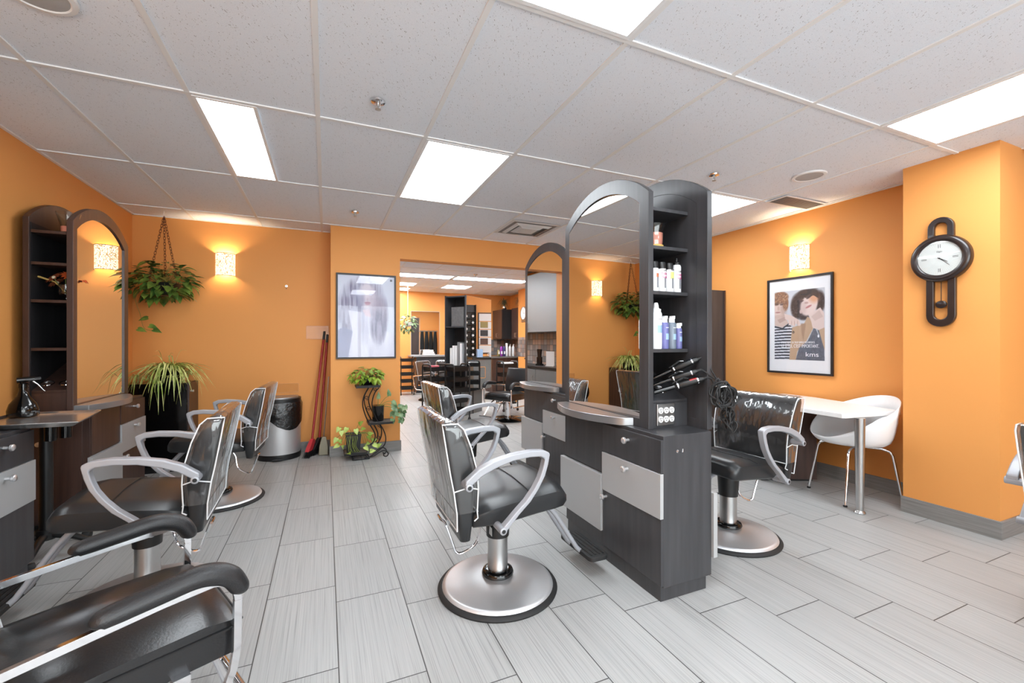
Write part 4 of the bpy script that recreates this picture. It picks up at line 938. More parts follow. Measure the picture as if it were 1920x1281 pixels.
# portrait on the middle wall
t = framed('large pale portrait poster of a long haired woman above the plant stand', (.4235, YP - .001, 1.539), 0, .639, .946, .018)
A = Art(150, 220, (221, 226, 238)); A.asp = .91 / .603
def g(x, y): u = (x - 95) / 770; return u, (y - (70 + 45 * u)) / (1135 - 45 * u)
def E1(x, y, rx, ry, soft=.5, rot=0): u, v = g(x, y); return A.ell(u, v, rx / 770, ry / 1110, soft, rot)
A.put(A.noise(3, 3, 1), (206, 212, 228), .6)
hs = A.noise(46, 6, 2); hs2 = A.noise(80, 9, 3)
hair = np.maximum.reduce([E1(470, 370, 215, 245, .5), E1(650, 650, 115, 330, .45), E1(220, 600, 110, 330, .6), E1(290, 380, 110, 210, .5)])
A.put(hair, (176, 176, 196), .95); A.put(hair * np.clip(hs * 1.8 - .6, 0, 1), (112, 108, 136), .85); A.put(hair * np.clip(hs2 * 2 - 1.1, 0, 1), (208, 206, 222), .7)
A.put(E1(650, 640, 95, 240, .7), (168, 146, 158), .45 )
gown = A.poly([g(*p) for p in ((200, 1215), (290, 860), (230, 560), (470, 600), (560, 640), (720, 840), (865, 900), (870, 1215))])
A.put(gown, (226, 227, 240)); A.put(gown * np.clip(A.noise(14, 3, 5) * 1.6 - .5, 0, 1), (196, 196, 216), .7)
A.put(E1(640, 760, 105, 250, .5), (152, 148, 172), .8); A.put(E1(640, 760, 105, 250, .5) * np.clip(hs * 2 - .7, 0, 1), (104, 102, 132), .8)
A.put(A.poly([g(*p) for p in ((95, 1215), (95, 830), (180, 790), (290, 850), (230, 1215))]), (142, 146, 178), .85)
A.put(A.poly([g(*p) for p in ((420, 560), (520, 540), (540, 660), (460, 640))]), (224, 204, 214), .9)
A.put(E1(480, 370, 112, 180, .35), (226, 218, 226), .95); A.put(E1(395, 420, 55, 130, .8), (150, 152, 180), .65)
A.put(E1(575, 420, 60, 170, .8), (196, 186, 200), .6)
for x in (430, 535): A.put(E1(x, 345, 32, 13, .5), (150, 148, 170), .8); A.put(E1(x, 318, 40, 6, .6), (160, 156, 174), .7)
A.put(E1(490, 420, 14, 30, .9), (204, 192, 204), .8); A.put(E1(492, 462, 42, 14, .5), (190, 150, 166)); A.put(E1(492, 482, 34, 12, .5), (204, 168, 182))
A.put(E1(430, 640, 20, 330, .8) * gown, (176, 178, 200), .6)
A.build('print', .603, .91, t, FACE(0, 0, -.0095))
text('headline', 'GOLDWELL', .030, FACE(.145, .418, -.0100), 'whiteink', t, sx=1.15)
MB().box((.253, -.0104, .404), (.277, -.0098, .428)).build('emblem', 'greyink', t, smooth=0)
# photo print on the right wall
t = framed('black framed photo print of a man and woman on the right wall', (XR - .001, 2.783, 1.417), -PI / 2, .64, .962, .019)
A = Art(160, 226, (205, 207, 212)); A.asp = .69 / .49
def g(x, y): u = (x - 115) / 593; return u, (y - (275 - 65 * u)) / (790 + 85 * u)
def E1(x, y, rx, ry, soft=.3, rot=0): u, v = g(x, y); return A.ell(u, v, rx / 593, ry / 830, soft, rot)
def PL(*p): return A.poly([g(*q) for q in p])
A.put(A.noise(9, 12, 1), (188, 191, 197), .6)
curl = A.noise(34, 46, 4); curl2 = A.noise(60, 70, 5)
lady = np.maximum.reduce([E1(520, 330, 140, 100, .25), E1(400, 440, 80, 150, .3), E1(655, 380, 55, 120, .4), E1(470, 540, 70, 60, .4)])
A.put(lady * np.clip(curl + .75, 0, 1), (66, 54, 50)); A.put(lady * np.clip(curl2 * 2 - 1, 0, 1), (112, 94, 86), .6)
A.put(PL((335, 690), (480, 640), (515, 560), (590, 600), (580, 700), (500, 860), (400, 970), (380, 1075), (300, 1075), (318, 850)), (190, 160, 131))
A.put(PL((470, 850), (500, 640), (440, 640), (450, 760)), (150, 118, 96), .5); A.put(PL((380, 1075), (420, 930), (520, 850), (590, 690), (700, 690), (705, 1090)), (108, 112, 122))
A.put(PL((380, 1075), (420, 930), (520, 850), (590, 690), (700, 690), (705, 1090)) * A.noise(50, 50, 9), (82, 86, 96), .7)
A.put(PL((640, 700), (705, 690), (710, 960), (690, 900)), (192, 163, 135))
A.put(PL((530, 540), (660, 450), (702, 520), (702, 690), (640, 720), (575, 690), (560, 620)), (222, 202, 194)); A.put(PL((560, 560), (650, 480), (690, 560), (600, 610)), (190, 164, 154), .5)
A.put(E1(535, 420, 92, 128, .2, .35), (228, 207, 199)); A.put(E1(590, 330, 55, 60, .9), (214, 150, 110), .8); A.put(E1(470, 450, 40, 80, .8), (200, 176, 168), .6)
hl = np.maximum(E1(500, 290, 110, 50, .4), E1(590, 300, 60, 75, .5)); A.put(hl * (A.V < g(540, 330)[1] + .02 * np.sin(A.U * 30)), (70, 57, 52), .9)
for x, y in ((450, 380), (530, 335)): A.put(E1(x, y, 28, 8, .5, -.5), (96, 74, 68), .9); A.put(E1(x - 4, y - 22, 32, 6, .5, -.5), (110, 88, 80), .8)
A.put(E1(505, 395, 22, 12, .8), (176, 140, 130), .8); A.put(E1(530, 440, 38, 12, .4, -.45), (186, 126, 124)); A.put(E1(440, 500, 16, 22, .6), (210, 184, 176), .9)
A.put(PL((118, 560), (240, 530), (290, 640), (215, 690), (118, 670)), (206, 182, 170)); A.put(PL((150, 600), (250, 560), (260, 600), (180, 640)), (170, 142, 130), .6)
A.put(E1(168, 460, 82, 120, .2), (220, 196, 184)); A.put(E1(230, 470, 40, 90, .8), (176, 146, 132), .6)
mh = np.maximum.reduce([E1(185, 335, 105, 72, .25), E1(255, 400, 36, 90, .4), E1(140, 380, 46, 50, .5)])
A.put(mh * np.clip(curl + .6, 0, 1), (148, 106, 80)); A.put(mh * np.clip(curl2 * 2 - .9, 0, 1), (206, 168, 132), .8); A.put(mh * np.clip(1 - curl * 2, 0, 1), (96, 64, 48), .7)
for x in (145, 205): A.put(E1(x, 418, 24, 8, .5), (92, 74, 66), .9); A.put(E1(x, 402, 30, 6, .5), (120, 92, 74), .9)
A.put(E1(165, 465, 14, 30, .8), (196, 164, 150), .8); A.put(E1(158, 512, 34, 9, .5), (176, 128, 122)); A.put(E1(165, 560, 60, 20, .8), (190, 160, 146), .5)
sh = PL((115, 672), (215, 695), (292, 640), (338, 690), (312, 900), (300, 1085), (112, 1085)); A.put(sh, (216, 219, 225))
st = (np.sin((A.V * 23.5 + .25 * np.sin(A.U * 5)) * 2 * PI) > -.05).astype(float); A.put(sh * st, (54, 58, 68)); A.put(PL((115, 672), (215, 695), (292, 640), (296, 655), (218, 712), (115, 690)), (44, 48, 56))
A.put(PL((240, 525), (330, 548), (420, 600), (440, 662), (415, 672), (380, 640), (372, 672), (350, 672), (330, 655), (300, 660), (285, 600), (250, 590)), (222, 200, 190))
for x in (330, 365, 400): A.put(E1(x, 635, 4, 30, .8), (178, 148, 136), .8)
A.put(E1(352, 745, 13, 15, .3), (60, 52, 48)); A.put(E1(352, 745, 7, 8, .3), (150, 130, 110)); A.put(E1(640, 790, 10, 18, .4), (236, 238, 240)); A.put(PL((610, 700), (640, 780), (646, 778), (622, 700)), (200, 204, 208))
A.build('print', .49, .69, t, FACE(0.0, .003, -.0095))
text('caption', 'ETRE LE SUJET? OU TROP SIMPLE? PEU IMPORTE.', .026, FACE(-.008, -.170, -.0100), 'whiteink', t, sx=.60)
text('caption', "LE STYLE, C'EST IMPORTANT.", .047, FACE(.012, -.206, -.0100), 'whiteink', t, sx=.60)
text('lettering', 'kms', .062, FACE(.130, -.287, -.0100), 'whiteink', t, sx=1.25)

# ---------------------------------------------------------------- pendulum clock on the column
t = thing('pendulum_clock', 'dark round wall clock with pendulum and looped frame on the orange column', 'clock', (3.919, 1.558, 1.828), -PI / 2)
def cir(r, n=48, cx=0, cz=0): return [(cx + r * math.cos(2 * PI * i / n), cz + r * math.sin(2 * PI * i / n)) for i in range(n)]
def stad(hw, z0, z1, n=12): return [(hw * math.cos(R(180 * i / n)), z1 + hw * math.sin(R(180 * i / n))) for i in range(n + 1)] + [(-hw * math.cos(R(180 * i / n)), z0 - hw * math.sin(R(180 * i / n))) for i in range(n + 1)]
MB().ring(stad(.070, .0, .215), stad(.034, .0, .213), -.03, 0, 'y').build('top_loop', 'clockwood', t, bevel=.006)
MB().ring(stad(.078, -.393, -.05), stad(.036, -.385, -.05), -.03, 0, 'y').build('lower_loop', 'clockwood', t, bevel=.006)
MB().lathe([(.116, -.044), (.121, -.052), (.140, -.056), (.156, -.048), (.161, -.036), (.161, -.004)], n=64, ax='y', cap=False).build('bezel', 'clockwood', t, smooth=60)
dl = MB().lathe([(.117, -.040), (.0001, -.040)], n=64, ax='y', cap=False).build('dial', 'dial', t)
nm = MB()
for a, L, off in ((0, .024, (-.005, .005)), (90, .03, (-.003, .003)), (180, .024, (-.004, .004)), (270, .03, (-.003, .003))):
    for o_ in off:
        mt = Matrix.Rotation(-R(a), 4, 'Y') @ Matrix.Translation((o_, -.0405, .083)); nm.add([mt @ Vector(p) for p in ((-.0014, 0, -L / 2), (.0014, 0, -L / 2), (.0014, 0, L / 2), (-.0014, 0, L / 2))], [(0, 1, 2, 3)])
nm.build('numerals', 'ink', dl, smooth=0)
rays = MB()
for k in range(60):
    if k % 15:
        mt = Matrix.Rotation(R(6 * k), 4, 'Y'); rays.add([mt @ Vector(p) for p in ((-.0003, -.0404, .05), (.0003, -.0404, .05), (.0004, -.0404, .108), (-.0004, -.0404, .108))], [(0, 1, 2, 3)])
rays.build('minute_rays', mat('pale_ink', lin(176, 176, 176), .6), dl, smooth=0)
text('maker_name', 'Elgin', .016, FACE(0, .045, -.0408), 'greyink', dl)
for ang, L, w_ in ((124, .052, .0022), (135, .076, .0016)):
    mt = Matrix.Rotation(R(ang), 4, 'Y'); MB().add([mt @ Vector(p) for p in ((-w_, -.0425, -.012), (w_, -.0425, -.012), (w_ * .7, -.0425, L), (-w_ * .7, -.0425, L))], [(0, 1, 2, 3)]).build('hour_hand' if L < .06 else 'minute_hand', 'ink', t, smooth=0)
MB().lathe([(.005, -.046), (.005, -.041)], n=12, ax='y').build('hand_boss', 'ink', t)
MB().lathe([(.117, -.0485), (.0001, -.0488)], n=48, ax='y', cap=False).build('glass', 'glass', t)
pn = MB().tube([(0, -.016, -.15), (0, -.016, -.30)], .0025, 8).build('pendulum_rod', 'clockwood', t)
MB().ball((0, -.016, -.317), (.031, .009, .026), 20).build('pendulum_bob', 'clockwood', t)

# ---------------------------------------------------------------- plant stand by the middle wall
t = thing('plant_stand', 'black wrought iron scroll plant stand with three slate shelves', 'plant stand', (0, 0, 0))
YS = 4.93
L1 = [(.428, .771), (.378, .678), (.363, .584), (.387, .478), (.428, .379), (.473, .299), (.492, .24), (.478, .184), (.437, .144)]
L2 = [(.451, .77), (.396, .668), (.392, .582), (.419, .485), (.464, .386), (.52, .276), (.533, .217), (.51, .142)]
R2 = [(.496, .759), (.446, .665), (.437, .589), (.473, .482), (.529, .372), (.571, .282), (.566, .186), (.529, .121)]
R1 = [(.533, .757), (.487, .702), (.46, .607), (.469, .511), (.515, .402), (.575, .301), (.601, .211), (.589, .135), (.538, .085), (.483, .045), (.419, .010)]
for pts, dy in ((L1, -.07), (L2, .07), (R2, .07), (R1, -.07)):
    MB().tube(smoothpath([(x, YS + dy, max(z, .008)) for x, z in pts], 5), .006, 8).build('scroll_rail', 'iron', t)
for (x, z, r) in ((.401, .653, .024), (.419, .542, .024), (.492, .735, .02), (.533, .345, .022), (.52, .215, .024), (.464, .075, .022)):
    for dy in (-.07,):
        sp_ = [(x + r * (1 - i / 26) * math.cos(R(-90 + 26 * i)), YS + dy, z + r * (1 - i / 26) * math.sin(R(-90 + 26 * i))) for i in range(20)]
        MB().tube(sp_, .0035, 6).build('scroll', 'iron', t)
MB().tube(smoothpath([(.38, YS - .07, .01), (.47, YS - .07, .02), (.547, YS - .07, .062), (.594, YS - .07, .070), (.628, YS - .07, .035), (.613, YS - .07, .008), (.585, YS - .07, .012), (.580, YS - .07, .032), (.597, YS - .07, .034)], 5), .006, 8).build('scroll_foot', 'iron', t)
MB().tube(smoothpath([(.48, YS + .07, .02), (.547, YS + .07, .062), (.594, YS + .07, .070), (.628, YS + .07, .035), (.613, YS + .07, .008), (.585, YS + .07, .012)], 5), .006, 8).build('scroll_foot', 'iron', t)
MB().tube([(.262, YS - .10, .007), (.43, YS - .10, .007), (.43, YS + .08, .007), (.262, YS + .08, .007)], .006, 6, True).build('base_frame', 'iron', t)
for x0, x1, z in ((.295, .542, .785), (.418, .672, .386), (.178, .408, .080)):
    sh = MB().box((x0 + .006, YS - .106, z - .014), (x1 - .006, YS + .106, z)).build('shelf', 'slate', t, smooth=0)
    MB().ring([(x0, YS - .112), (x1, YS - .112), (x1, YS + .112), (x0, YS + .112)], [(x0 + .006, YS - .106), (x1 - .006, YS - .106), (x1 - .006, YS + .106), (x0 + .006, YS + .106)], z - .022, z + .001).build('rim', 'iron', sh, smooth=0)
for (x, dy) in ((.225, -.08), (.225, .06), (.37, -.08), (.37, .06)):
    MB().tube([(x, YS + dy, .06), (x + .05, YS + dy, .012)], .005, 6).build('strut', 'iron', t)
t = thing('potted_pothos', 'bushy bright green plant on the top shelf of the iron stand', 'potted plant', (.412, YS, .7865))
pot(t, [(.05, 0), (.055, .004), (.07, .09), (.07, .10), (.06, .10), (.0001, .09)], 'gloss'); MB().lathe([(.06, .095), (.0001, .098)], n=20).build('soil', 'soil', t)
bushy(t, (0, 0, .10), .165, .13, .085, 120, .062, ['leaf2'], 21, -.9, .13, .5)
t = thing('potted_ivy', 'grey green trailing plant in a round black pot on the middle shelf', 'potted plant', (.528, YS, .3875))
pot(t, [(.055, 0), (.06, .004), (.066, .165), (.068, .17), (.062, .17), (.0001, .155)], 'gloss'); MB().lathe([(.060, .156), (.0001, .16)], n=20).build('soil', 'soil', t)
lf = MB(); st = MB(); rg = random.Random(6)
for (x, z, dx, dz, L) in ((0, .245, .1, 1, .075), (.115, .27, -.1, 1, .08), (.15, .21, .6, -.6, .08), (.14, .17, .9, -.5, .06)):
    st.tube(smoothpath([(x * .1, 0, .16), (x * .6, -.02, z * .6 + .08), (x, -.02, z)], 4), .003, 5); leaf(lf, (x, -.02, z), (dx, -.2, dz), (.2, -1, .1), L, L * .6)
st.tube(smoothpath([(.03, 0, .16), (.12, -.03, .15), (.19, -.03, .12), (.24, -.03, .1)], 4), .003, 5)
for k in range(34): leaf(lf, (.215 + rg.uniform(-.07, .075), -.03 + rg.uniform(-.06, .05), .075 + rg.uniform(-.085, .085)), (rg.uniform(-.6, 1), rg.uniform(-.6, .2), rg.uniform(-1, .3)), (rg.uniform(-.3, .3), -1, .5), .058, .046)
lf.build('foliage', 'leaf3', t, fixn=False); st.build('stems', 'stem', t)
t = thing('potted_vine', 'lime green leggy plant in a square black pot on the lowest shelf', 'potted plant', (.272, YS - .01, .0815))
MB().loft([[(x * .062, y * .062, 0) for x, y in ((-1, -1), (1, -1), (1, 1), (-1, 1))], [(x * .078, y * .078, .19) for x, y in ((-1, -1), (1, -1), (1, 1), (-1, 1))], [(x * .070, y * .070, .19) for x, y in ((-1, -1), (1, -1), (1, 1), (-1, 1))], [(x * .068, y * .068, .175) for x, y in ((-1, -1), (1, -1), (1, 1), (-1, 1))]]).build('pot', 'black', t, bevel=.004)
lf = MB(); st = MB()
for (x, y, z) in [(-.14, -.04, .27), (-.12, -.03, .235), (-.065, -.05, .265), (-.165, -.03, .16), (-.145, -.05, .09), (.148, -.04, .175), (.06, -.03, .285), (.08, -.02, .23), (.13, -.05, .08), (.238, -.05, .035), (.165, -.06, -.005), (-.05, -.10, .01), (.20, -.06, .07), (-.10, -.06, .06), (.11, -.06, .05), (.185, -.04, .10), (-.12, -.05, .12), (.02, -.09, .25), (.15, -.05, .13)]:
    st.tube(smoothpath([(x * .2, -.02, .185), (x * .7, y, max(z, .15) * .6 + .10), (x, y, z)], 4), .0022, 5); leaf(lf, (x, y, z), (x * 3 + rg.uniform(-.4, .4), -.3, rg.uniform(-.6, .4)), (rg.uniform(-.3, .3), -1, .6), .062, .05)
for k in range(7):
    x = -.07 + k * .018; st.tube(smoothpath([(x * .5, -.05, .185), (x, -.088, .16), (x + rg.uniform(-.02, .02), -.095, .08), (x + .02, -.10, .01)], 4), .0026, 5)
lf.build('foliage', 'leaf4', t, fixn=False); st.build('stems', 'stem', t)

# ---------------------------------------------------------------- white table, tub chair, dark cabinet at right
t = thing('manicure_table', 'white topped table with one steel leg beside the right wall', 'table', (0, 0, 0))
tp = [(4.02, 1.84), (4.262, 2.62), (4.262, 2.92), (3.70, 3.05), (3.47, 2.26), (3.452, 1.93), (3.465, 1.915)]
MB().prism(tp, .695, .728).build('table_top', 'tabletop', t, bevel=.003, smooth=0)
MB().lathe([(.034, 0), (.036, .006), (.030, .018), (.0235, .022), (.0245, .05), (.031, .55), (.033, .695)], (3.585, 1.885, 0), 28).build('leg', 'steel', t)
MB().prism([(3.60, 2.68), (4.035, 2.46), (4.20, 2.84), (3.77, 3.02)], .02, .695).build('pedestal', 'brown', t, bevel=.002, smooth=0); MB().prism([(3.62, 2.69), (4.02, 2.49), (4.17, 2.82), (3.78, 2.99)], 0, .021).build('plinth', 'black', t, smooth=0)
MB().prism(tp[:2] + [(4.262, 2.92)] + tp[3:], .728, .7295).build('edge_strip', 'greyink', t, smooth=0) if False else None
t = thing('tub_chair', 'white plastic tub chair with chrome legs tucked under the white table', 'chair', (3.908, 2.10, 0), R(154))
def tub(f, a):   # f 0 seat centre .. 1 rim; a angle, 0 = front
    back = (1 - math.cos(a)) / 2; rim = .50 + .19 * min(1, max(0, (back - .02) / .45)) + .13 * max(0, (back - .5) / .5) ** 1.2
    r = f if f < .62 else .62 + (f - .62) * .95; rad = .222 * min(1, f / .62) + (.066 if f > .62 else 0) * (max(0, f - .62) / .38) ** .7
    z = .435 + .012 * f + (rim - .447) * (max(0, (f - .5) / .5)) ** 1.9
    k = 1.0 + .02 * math.cos(2 * a); return (rad * math.cos(a) * .98 * k - .0, rad * math.sin(a) * 1.02, z)
vs = [(0, 0, .433)]; n, mm = 48, 14; fs = []
for j in range(1, mm + 1):
    for i in range(n): vs.append(tub(j / mm, 2 * PI * i / n))
for i in range(n): fs.append((0, 1 + i, 1 + (i + 1) % n))
for j in range(mm - 1):
    for i in range(n): fs.append((1 + j * n + i, 1 + (j + 1) * n + i, 1 + (j + 1) * n + (i + 1) % n, 1 + j * n + (i + 1) % n))
o = MB().add(vs, fs).build('shell', 'white', t, smooth=80); sm = o.modifiers.new('t', 'SOLIDIFY'); sm.thickness = .006; sm.offset = -1
for sx, sy in ((1, 1), (1, -1), (-1, 1), (-1, -1)):
    lg = MB().tube([(sx * .03, sy * .10, .428), (sx * .11, sy * .135, .425), (sx * .15, sy * .165, .41), (sx * .165, sy * .175, .38), (sx * .215, sy * .215, .012)], .0095, 10).build('leg', 'chrome', t); MB().lathe([(.014, 0), (.014, .010), (.010, .014)], (sx * .215, sy * .215, 0), 14).build('foot_cap', 'black', lg)
t = thing('tall_cabinet', 'tall dark cabinet panel against the right wall behind the near island', 'cabinet', (4.02, 3.86, 0))
MB().box((-.20, -.22, .08), (.262, .22, 1.852)).build('carcass', 'wood', t, bevel=.002, smooth=0); MB().box((-.19, -.2, 0), (.25, .2, .08)).build('plinth', 'wood', t, smooth=0); MB().box((.243, -.232, .0), (.263, -.22, 1.852)).build('edge_panel', 'brown', t, smooth=0)
t = thing('power_cord', 'grey cord end lying on the floor behind the right styling chair', 'cord', (2.83, 2.62, 0))
MB().tube([(-.35, .35, .012), (-.2, .22, .006), (-.02, .1, .006), (.16, -.04, .006)], .004, 6).tube([(-.38, .33, .012), (-.22, .16, .006), (0, .03, .006), (.17, -.06, .006)], .004, 6).build('cable', 'rubber', t); MB().tube([(.15, -.05, .007), (.24, -.10, .006)], [.007, .004], 8).build('plug', 'steel', t)

# ---------------------------------------------------------------- rear room seen through the opening
t = thing('wall_mirror', 'frameless mirror on the rear room back wall above the grey counter', 'mirror', (2.34, YBB - .001, 1.48))
MB().box((-.36, -.008, -.55), (.36, 0, .55)).build('glass', 'mirror', t, smooth=0); MB().box((-.37, -.004, -.56), (.37, -.001, .56)).build('edge', 'silver', t, smooth=0)
t = thing('styling_counter', 'grey topped counter under the rear room mirror', 'counter', (2.45, 10.80, 0))
MB().box((-.55, -.19, .885), (.55, .19, .925)).build('top', 'greydoor', t, bevel=.003, smooth=0); MB().box((-.40, -.15, .0), (.45, .18, .885)).build('body', 'wood', t, smooth=0); MB().box((-.41, -.16, .35), (-.401, .17, .86)).build('side_panel', 'brown', t, smooth=0)
t = thing('tissue_stack', 'stack of white folded towels on the rear counter, below the mirror', 'towels', (2.38, 10.80, .926))
for k in range(3): MB().box((-.15 + .01 * k, -.07, .045 * k), (.15 - .02 * k, .07, .045 * k + .042)).build('towel', 'towel', t, bevel=.012)
t = thing('twig_vase', 'vase of dark dried twigs at the right end of the rear counter', 'vase', (2.88, 10.78, .926))
MB().lathe([(.03, 0), (.04, .05), (.03, .12), (.022, .16), (.026, .17)], n=18).build('vase', 'white', t); tw = MB(); rg = random.Random(3)
for k in range(16): tw.tube([(0, 0, .12), (rg.uniform(-.05, .05), rg.uniform(-.04, .04), .3), (rg.uniform(-.10, .10), rg.uniform(-.06, .06), rg.uniform(.42, .62))], [.003, .003, .0015], 5)
tw.build('twigs', 'dryleaf', t)
def trolley(label, x, y, rz, n=5, h=.90, towels=False):
    t = thing('salon_trolley', label, 'trolley', (x, y, 0), rz, 'black wheeled salon trolleys')
    for s_ in (-1, 1):
        MB().tube([(s_ * .15, -.12, .05), (s_ * .15, -.12, h - .05)] + [(s_ * .15, -.12 + .05 * (1 - math.cos(R(a))), h - .05 + .05 * math.sin(R(a))) for a in (30, 60, 90)] + [(s_ * .15, .07 + .05 * math.sin(R(a)), h - .05 + .05 * math.cos(R(a))) for a in (0, 30, 60)] + [(s_ * .15, .12, h - .05), (s_ * .15, .12, .05)], .012, 8).build('frame', 'black', t)
        for y_ in (-.12, .12): MB().lathe([(.008, -.014), (.026, -.011), (.026, .011), (.008, .014)], (s_ * .15, y_, .0265), 14, ax='x').build('caster', 'rubber', t)
    for k in range(n):
        z = .13 + k * (h - .24) / (n - 1); tr = MB(); a, b = .14, .115
        tr.add([(-a, -b, z + .07), (a, -b, z + .07), (a, b, z + .07), (-a, b, z + .07), (-a * .94, -b * .94, z), (a * .94, -b * .94, z), (a * .94, b * .94, z), (-a * .94, b * .94, z)], [(0, 1, 5, 4), (1, 2, 6, 5), (2, 3, 7, 6), (3, 0, 4, 7), (4, 5, 6, 7)])
        o = tr.build('tray', 'black', t, smooth=0); sm = o.modifiers.new('t', 'SOLIDIFY'); sm.thickness = .004
    return t
trolley('black trolley at the left edge of the opening, beside the rear counter', 1.77, 10.42, 0)
trolley('black trolley behind the centre chairs, left one of a touching pair', 1.60, 6.82, R(20)); trolley('black trolley behind the centre chairs, right one of a touching pair', 1.93, 6.66, R(20))
trolley('black trolley with towels behind the chrome armchair in the rear room', 3.05, 7.28, R(10))
def onto(name, label, cat, x, y, z, a, b, m_, group=None, bev=.003):
    o = MB().box(a, b).build(name, m_, None, bevel=bev, smooth=0); o.location = (x, y, z); return tag(o, label, cat, group)
zt = .13 + .66 + .004
onto('folded_towel', 'white folded towel on the upper tray of the right rear trolley', 'towel', 3.05, 7.28, zt, (-.10, -.08, .0), (.10, .08, .09), 'towel', None, .015)
onto('pink_case', 'small pink case on the left trolley of the pair', 'case', 1.60, 6.82, zt, (-.08, -.06, .0), (.06, .05, .085), 'pink')
b1 = chrome_chair('plastic covered chair near the rear trolley, side on to the opening', 'chrome framed armchairs'); b1.location = (2.12, 9.25, 0); b1.rotation_euler = (0, 0, R(-52))
dup(b1, 'plastic covered chair facing the rear mirror, mostly hidden behind trolleys', (2.55, 10.12, 0), R(95))
b3 = chrome_chair('chrome tube armchair in front of the angled rear mirror', 'chrome framed armchairs', False); b3.location = (2.70, 6.42, 0); b3.rotation_euler = (0, 0, R(210))
# angled tower with mirror
t = thing('angled_station', 'dark shelf tower turned at an angle with frameless mirror, rear room', 'styling station', (2.17, 6.99, 0), math.atan2(.66, .75))
MB().box((0, .0, .40), (.907, .022, 2.05)).build('mirror_panel', 'wood', t, bevel=.002, smooth=0); MB().box((.02, -.005, .405), (.905, -.0005, 2.045)).build('mirror', 'mirror', t, smooth=0)
MB().box((0, .40, 0), (.30, .422, 2.05)).build('rear_panel', 'wood', t, smooth=0); MB().box((.28, .022, 0), (.30, .40, 2.05)).build('inner_panel', 'inner', t, smooth=0)
for z in (.40, .83, 1.50, 2.02): MB().box((.003, .022, z), (.28, .40, z + .02)).build('shelf', 'wood', t, smooth=0)
MB().box((.0, .03, .0), (.62, .42, .399)).build('base_cabinet', 'greylam', t, bevel=.003, smooth=0)
TA = math.atan2(.66, .75)
def tower_at(u, v, z): c, s_ = math.cos(TA), math.sin(TA); return (2.17 + u * c - v * s_, 6.99 + u * s_ + v * c, z)
o = onto('sample_board', 'grey speckled board on the upper shelf of the angled tower', 'board', *tower_at(0, 0, 1.521), (.02, .05, 0), (.035, .30, .33), 'slate'); o.rotation_euler = (0, 0, TA)
for k, (h_, m_) in enumerate(((.30, 'paper'), (.34, 'white'), (.33, 'paper'), (.40, 'greydoor'), (.38, 'white'))):
    o = onto('binder', ['short white binder, first in the angled tower row', 'white binder, second in the angled tower row', 'white binder in the middle of the angled tower row', 'grey binder, fourth in the angled tower row', 'white binder nearest the mirror in the angled tower row'][k], 'binder', *tower_at(0, 0, .851), (.02, .29 - k * .05, 0), (.22, .33 - k * .05, h_), m_, 'binders in the angled tower', .002); o.rotation_euler = (0, 0, TA)
# right wall of the rear room (seen in the angled mirror)
t = thing('bottle_rack', 'tall black rack of round bottles on the rear room right wall', 'rack', (XRB - .001, 7.50, .15), -PI / 2)
MB().box((-.15, -.02, 0), (.15, 0, 1.95)).build('back_panel', 'black', t, smooth=0)
for k in range(13): MB().box((-.15, -.10, .04 + k * .145), (.15, -.02, .05 + k * .145)).build('shelf', 'black', t, smooth=0)
for s_ in (-.15, .142): MB().box((s_, -.10, 0), (s_ + .008, -.02, 1.95)).build('side_panel', 'black', t, smooth=0)
bt = None
for k in range(12):
    for i in range(2):
        p = (XRB - .065, 7.50 + (.075 if i else -.075), .2025 + k * .145)
        if bt is None:
            bt = thing('tint_bottle', 'small bottle with a pale round label in the black wall rack', 'bottle', p, -PI / 2, 'bottles in the black wall rack')
            MB().lathe([(.032, 0), (.034, .01), (.034, .075), (.016, .085), (.014, .11)], n=16).build('body', 'black', bt); MB().lathe([(.027, -.0355), (.027, -.0345)], (0, 0, .042), 16, ax='y').build('label_disc', 'paper', bt)
        else: dup(bt, bt['label'], p, -PI / 2)
t = thing('slat_display', 'white slat wall display with three colour charts, rear room right wall', 'display board', (XRB - .001, 7.98, 1.46), -PI / 2)
MB().ring([(-.27, -.47), (.27, -.47), (.27, .47), (-.27, .47)], [(-.25, -.45), (.25, -.45), (.25, .45), (-.25, .45)], -.02, 0, 'y').build('frame', 'black', t, smooth=0)
for k in range(5): MB().box((-.25, -.012, -.45 + k * .182), (.25, -.002, -.45 + k * .182 + .165)).build('slat', 'paper', t, smooth=0)
for k, m_ in enumerate(('olive', 'ink', 'brown')): MB().box((.04, -.016, .12 - k * .19), (.22, -.0125, .26 - k * .19)).build('colour_chart', m_, t, smooth=0)
t = thing('grey_cabinet', 'grey laminate cabinet with black top against the rear room right wall', 'cabinet', (4.15, 7.72, 0))
MB().box((-.38, -.30, 0), (.41, .30, .90)).build('carcass', 'greylam', t, bevel=.002, smooth=0); MB().box((-.40, -.32, .90), (.42, .32, .93)).build('top', 'black', t, bevel=.003, smooth=0)
t = thing('wall_clip_rail', 'silver holder with scissors on the grey cabinet side', 'tool holder', (3.769, 7.62, .62), PI / 2)
MB().ring(rnd_rect(-.06, .06, -.12, .12, .02, 4), rnd_rect(-.05, .05, -.11, .11, .02, 4), -.008, 0, 'y').build('frame', 'chrome', t)
for k in (-.025, .01): MB().box((k, -.006, -.10), (k + .014, -.002, .08)).build('scissors', 'ink', t, smooth=0)
onto('tissue_box', 'white and blue box on the grey rear cabinet', 'box', 4.0, 7.60, .9305, (-.06, -.06, 0), (.06, .06, .17), 'skyink')
